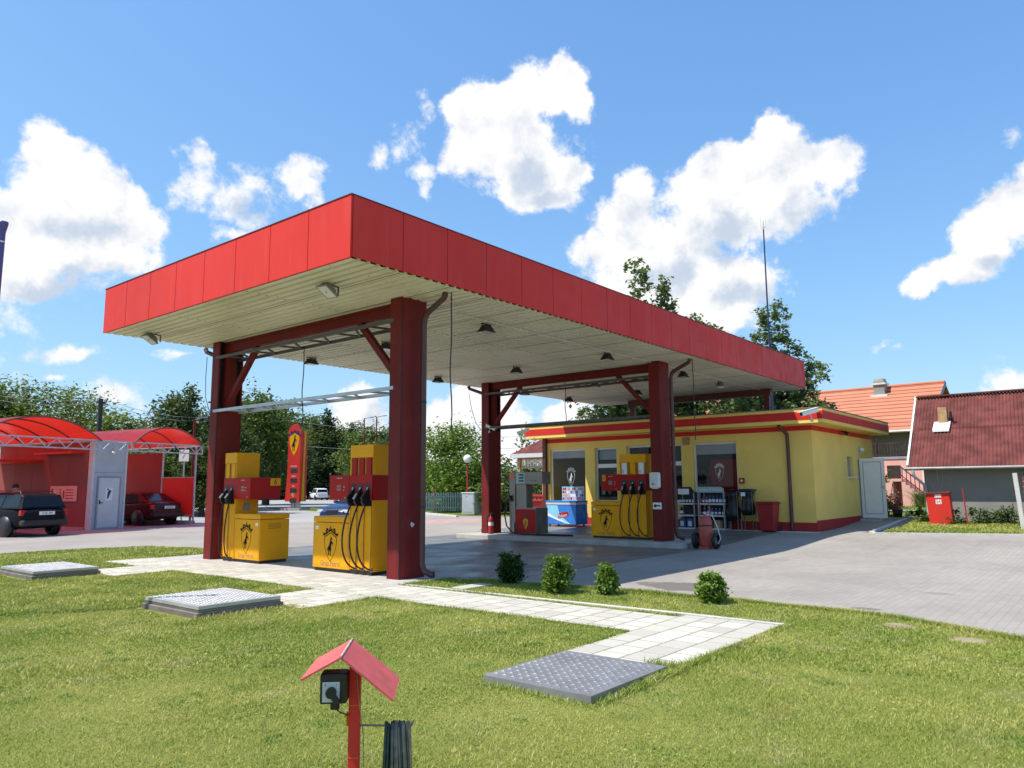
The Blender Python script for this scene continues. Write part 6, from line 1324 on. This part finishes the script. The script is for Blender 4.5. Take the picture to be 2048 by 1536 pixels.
# ================================================================ HOUSE AND SHED
t = thing('pink_house', 'pink house with orange tiled roof, dark balcony railings and outside stairs', 'house', (52.2, 12, 0), R(-3))
def ho(m): m.box(-1.12, -4.0, -.2, 8, 18, 3.095)
part('wall', MT['pink'], t, ho); part('upper_wall', MT['olive'], t, lambda m: (m.box(.02, -2.2, 3.25, 7.9, 18, 5.2)))
def gable(m): m.add([(0, -2.2, 5.15), (8, -2.2, 5.15), (4, -2.2, 8.0), (0, -2.0, 5.15), (8, -2.0, 5.15), (4, -2.0, 8.0)], [(0, 1, 2), (5, 4, 3), (0, 2, 5, 3), (1, 4, 5, 2)])
part('gable', MT['olive'], t, gable)
def hroof(m):
    e, r = (-1.1, 4.86), (4.0, 8.22); y0, y1 = -2.9, 18
    m.add([(e[0], y0, e[1]), (r[0], y0, r[1]), (r[0], y1, r[1]), (e[0], y1, e[1]), (e[0], y0, e[1]-.14), (r[0], y0, r[1]-.14), (r[0], y1, r[1]-.14), (e[0], y1, e[1]-.14)], [(0, 1, 2, 3)[::-1], (4, 5, 6, 7), (0, 4, 5, 1)[::-1], (3, 2, 6, 7)[::-1], (0, 3, 7, 4)[::-1]])
    m.add([(9.1, y0, 4.86), (4.0, y0, 8.22), (4.0, y1, 8.22), (9.1, y1, 4.86)], [(0, 1, 2, 3)])
rf = part('roof', MT['roof_tile'], t, hroof); part('ridge', MT['roof_tile'], rf, lambda m: m.tube([(4, -2.9, 8.22), (4, 18, 8.22)], .12, 8)); part('verge', MT['navy'], rf, lambda m: m.bar((-1.1, -2.94, 4.80), (4.0, -2.94, 8.16), .06, .18)); part('gutter', MT['offwhite'], rf, lambda m: m.tube([(-1.16, -2.9, 4.80), (-1.16, 18, 4.80)], .07, 8))
ch = part('chimney', MT['render_grey'], rf, lambda m: (m.box(3.0, .55, 7.3, 3.7, 1.25, 8.55),)); part('cap', MT['offwhite'], ch, lambda m: (m.box(2.9, .45, 8.3, 3.8, 1.35, 8.42), m.box(2.85, .35, 7.45, 3.75, 1.45, 7.62))); part('pot', MT['concrete'], ch, lambda m: m.box(3.05, .6, 8.56, 3.65, 1.2, 8.72))
def rail(m, x, y0, y1, z, h=.85, pitch=.17):
    m.box(x-.03, y0, z+h-.08, x+.03, y1, z+h); m.box(x-.03, y0, z+.05, x+.03, y1, z+.12); y = y0+.03
    while y < y1: m.box(x-.02, y, z, x+.02, y+.085, z+h+.07); y += pitch
bal = part('balcony', MT['shutter'], t, lambda m: m.box(-1.17, -4, 3.1, 7.95, 18, 3.248)); part('railing', MT['dark_wood'], bal, lambda m: rail(m, -1.1, -4, 12, 3.25)); part('bracing', MT['dark_wood'], bal, lambda m: m.tube([(-1.05, .1, 3.25), (-1.05, .1, 4.9)], .05, 6))
ld = part('landing', MT['pink'], t, lambda m: (m.box(-1.2, -1.5, 1.72, 0, 6, 1.86), m.box(-1.2, -1.0, -.2, -.05, -.45, 1.72))); part('railing', MT['dark_wood'], ld, lambda m: (rail(m, -1.15, -.6, 6, 1.88, .78, .2), m.box(-1.2, -1.5, 1.88, -1.12, -.75, 2.68)))
st_ = part('stairs', MT['pink'], t, lambda m: [m.box(-1.2, -1.5-(i+1)*.22, -.2, -.1, -1.5-i*.22, 1.7-i*.2) for i in range(8)]); part('railing', MT['dark_wood'], st_, lambda m: (m.bar((-1.2, -1.5, 2.6), (-1.2, -3.3, .95), .06), m.bar((-1.2, -1.5, 2.1), (-1.2, -3.3, .45), .05), [m.box(-1.22, -1.6-i*.22, 1.85-i*.2, -1.18, -1.56-i*.22, 2.55-i*.2) for i in range(8)]))
wd = part('window', MT['white'], t, lambda m: m.box(-.04, -3.2, .9, 0, -2.4, 2.4)); part('pane', MT['glass_dark'], wd, lambda m: m.box(-.046, -3.12, .98, -.0405, -2.48, 2.32))
ld.location.x = -1.12; st_.location.x = -1.12; wd.location.x = -1.12
# shed
t = thing('shed', 'grey rendered shed with a dark red corrugated roof', 'shed', (27.95, 5.27, .2), R(-1))
def sw_(m):
    m.box(0, -14, -.2, 3.1, 0, 1.98); m.add([(.02, -.02, 1.98), (6.2, -.02, 1.98), (3.1, -.02, 4.35), (.02, -.2, 1.98), (6.2, -.2, 1.98), (3.1, -.2, 4.35)], [(0, 2, 1), (3, 4, 5), (0, 3, 5, 2), (1, 2, 5, 4)]); m.box(3.1, -13.9, -.2, 6.2, 0, 1.98)
part('wall', MT['render_grey'], t, sw_)
per_ = .105; ny = int(14.4/per_)*4; e_ = []
slope = []
for i in range(ny):
    y = .33-i*per_/4; dz = .026*math.sin(i*math.pi/2+.4); slope.append((y, dz))
vv = []; 
ex, ez, rx_, rz_ = -.42, 1.90, 3.1, 4.52
nn_ = Vector((-(rz_-ez), 0, rx_-ex)).normalized()
for (x, z, sh_) in ((ex, ez, 0), (ex*.5+rx_*.5, ez*.5+rz_*.5, .16), (rx_, rz_, .32)): vv += [(x+nn_.x*dz, y+sh_, z+nn_.z*dz) for y, dz in slope]
ff = []
for k in range(2):
    for i in range(ny-1): ff.append((k*ny+i, k*ny+i+1, (k+1)*ny+i+1, (k+1)*ny+i))
rf = npmesh('roof', np.array(vv), np.array(ff), MT['roof_sheet'], t, smooth=True)
part('roof_back', MT['roof_sheet'], t, lambda m: m.add([(rx_, .65, rz_-.02), (rx_, -14, rz_-.02), (6.6, -14, 1.9), (6.6, 1.2, 1.9)], [(0, 1, 2, 3)])); part('ridge', MT['roof_sheet'], rf, lambda m: (m.bar((rx_, .68, rz_+.03), (rx_, -14, rz_+.03), .30, .05),)); part('overlap', MT['dark_red'], rf, lambda m: m.bar((1.34, .33, 3.262), (1.34, -14, 3.262), .03, .008))
part('verge_board', MT['offwhite'], rf, lambda m: m.bar((ex, .38, ez+.02), (rx_, .70, rz_+.02), .06, .14)); gt = part('gutter', MT['lamp_grey'], rf, lambda m: m.tube([(ex-.03, .45, ez-.05), (ex-.03, -14, ez-.05)], .055, 8)); part('downpipe', MT['cab_grey'], t, lambda m: m.tube([(ex-.05, .22, 1.8), (ex-.05, .20, 1.62), (-.12, -.02, 1.32), (-.06, -.06, 1.0), (-.06, -.06, 0)], .045, 8))
sc_ = part('chimney', MT['wood'], rf, lambda m: m.box(1.45, -.55, 3.2, 1.75, -.28, 3.98)); part('flashing', MT['white'], sc_, lambda m: m.add([(1.12, -.64, 3.19), (1.12, -.14, 3.19), (1.52, -.14, 3.49), (1.52, -.64, 3.49), (1.12, -.64, 3.12), (1.12, -.14, 3.12), (1.52, -.14, 3.42), (1.52, -.64, 3.42)], [(0, 1, 2, 3), (4, 7, 6, 5), (0, 4, 5, 1), (1, 5, 6, 2), (2, 6, 7, 3), (3, 7, 4, 0)])); part('vent', MT['black'], sc_, lambda m: m.tube([(1.5, -.66, 3.6), (1.5, -.66, 3.82)], .04, 8))
t = thing('hydrant_cabinet', 'red fire hydrant cabinet marked H leaning in the grass by the shed', 'cabinet', (26.75, 4.28, Hf(26.7, 4.5)+.02)); t.rotation_euler = (R(-3), R(-2), 0)
part('body', MT['fascia_red'], t, lambda m: m.box(0, .06, 0, .35, .70, 1.02), bevel=.008); part('top', MT['dark_red'], t, lambda m: m.box(-.04, .03, 1.022, .39, .73, 1.06)); part('plate', MT['white'], t, lambda m: (m.box(-.006, .28, .90, -.001, .46, 1.0), m.box(-.006, .29, .70, -.001, .45, .84))); part('letter', MT['pump_red'], t, lambda m: m.text('H', .17, (-.0065, .37, .715), *FX, .001))
t = thing('stake', 'thin red metal stake leaning by the shed wall', 'stake', (26.9, 3.98, .3)); part('rod', MT['bin_red'], t, lambda m: m.bar((0, 0, 0), (0, .06, 1.12), .035))
t = thing('brick_wall', 'red brick wall end at the edge of the picture', 'wall', (26.0, 2.40, .3)); part('bricks', MT['brick_wall'], t, lambda m: m.box(0, -4, -.2, .3, 0, 1.45)); 
t = thing('concrete_post', 'pale leaning concrete post against the brick wall', 'post', (25.95, 2.47, .3)); part('shaft', MT['kerb'], t, lambda m: m.bar((0, 0, -.1), (0, .09, 1.55), .11, .12))
t = thing('tray', 'white plastic tray lying in the grass at the shed corner', 'tray', (30.6, 6.05, .40)); part('shell', MT['white'], t, lambda m: (m.box(0, 0, 0, .3, .45, .04), m.box(0, 0, .04, .02, .45, .09), m.box(.28, 0, .04, .3, .45, .09)))
t = thing('bare_shrub', 'leafless shrub behind the red hydrant cabinet', 'shrub', (27.2, 4.75, .3)); part('twigs', MT['bark'], t, lambda m: [m.tube([(0, 0, 0), (0, a*.5, .7), (0, a, h)], [.018, .012, .005], 5) for a, h in ((.0, 1.75), (-.35, 1.45), (.45, 1.35), (.2, 1.5), (-.15, 1.6))])
t = thing('flower_shrub', 'dark shrub with purple blossom behind the open door', 'shrub', (32.6, 7.5, .28)); c = rng.normal(0, 1, (60, 3))*np.array([[.2, .22, .22]])+np.array([[0, 0, .45]]); v, f = leaves(c, np.full(60, .08), 14, .05); v[:, 2] = np.maximum(v[:, 2], .02); npmesh('foliage', v, f, MT['leaf_dark'], t); c = rng.normal(0, 1, (34, 3))*np.array([[.22, .25, .2]])+np.array([[0, 0, .55]]); v, f = leaves(c, np.full(34, .05), 12, .045); v[:, 2] = np.maximum(v[:, 2], .02); npmesh('blossom', v, f, MT['flower'], t); part('stem', MT['bark'], t, lambda m: [m.tube([(0, 0, 0), (.1, y, 1.3)], .015, 5) for y in (-.2, .1, .25)])
c = rng.normal(0, 1, (22, 3))*np.array([[.14, .16, .18]])+np.array([[0, .2, 1.45]]); v, f = leaves(c, np.full(22, .07), 12, .055); npmesh('top_foliage', v, f, MT['leaf_dark'], t)
t = thing('flower_pot', 'dark planter with flowers beside the open door', 'planter', (31.6, 6.95, .33)); part('pot', MT['dark'], t, lambda m: m.lathe([(.0, 0), (.14, 0), (.19, .28), (.16, .28), (0, .25)], n=14)); c = rng.normal(0, 1, (14, 3))*np.array([[.09, .09, .06]])+np.array([[0, 0, .36]]); v, f = leaves(c, np.full(14, .05), 12, .04); npmesh('flowers', v, f, MT['flower'], t)
t = thing('ornamental_grass', 'tuft of tall grass below the house stairs', 'plant', (47.0, 8.8, .3)); P_ = rng.normal(0, .28, (700, 2)); v, f = mkblades(P_, .03, .5, .95, 0, .9); npmesh('tuft', v, f, MT['leaf_mid'], t)
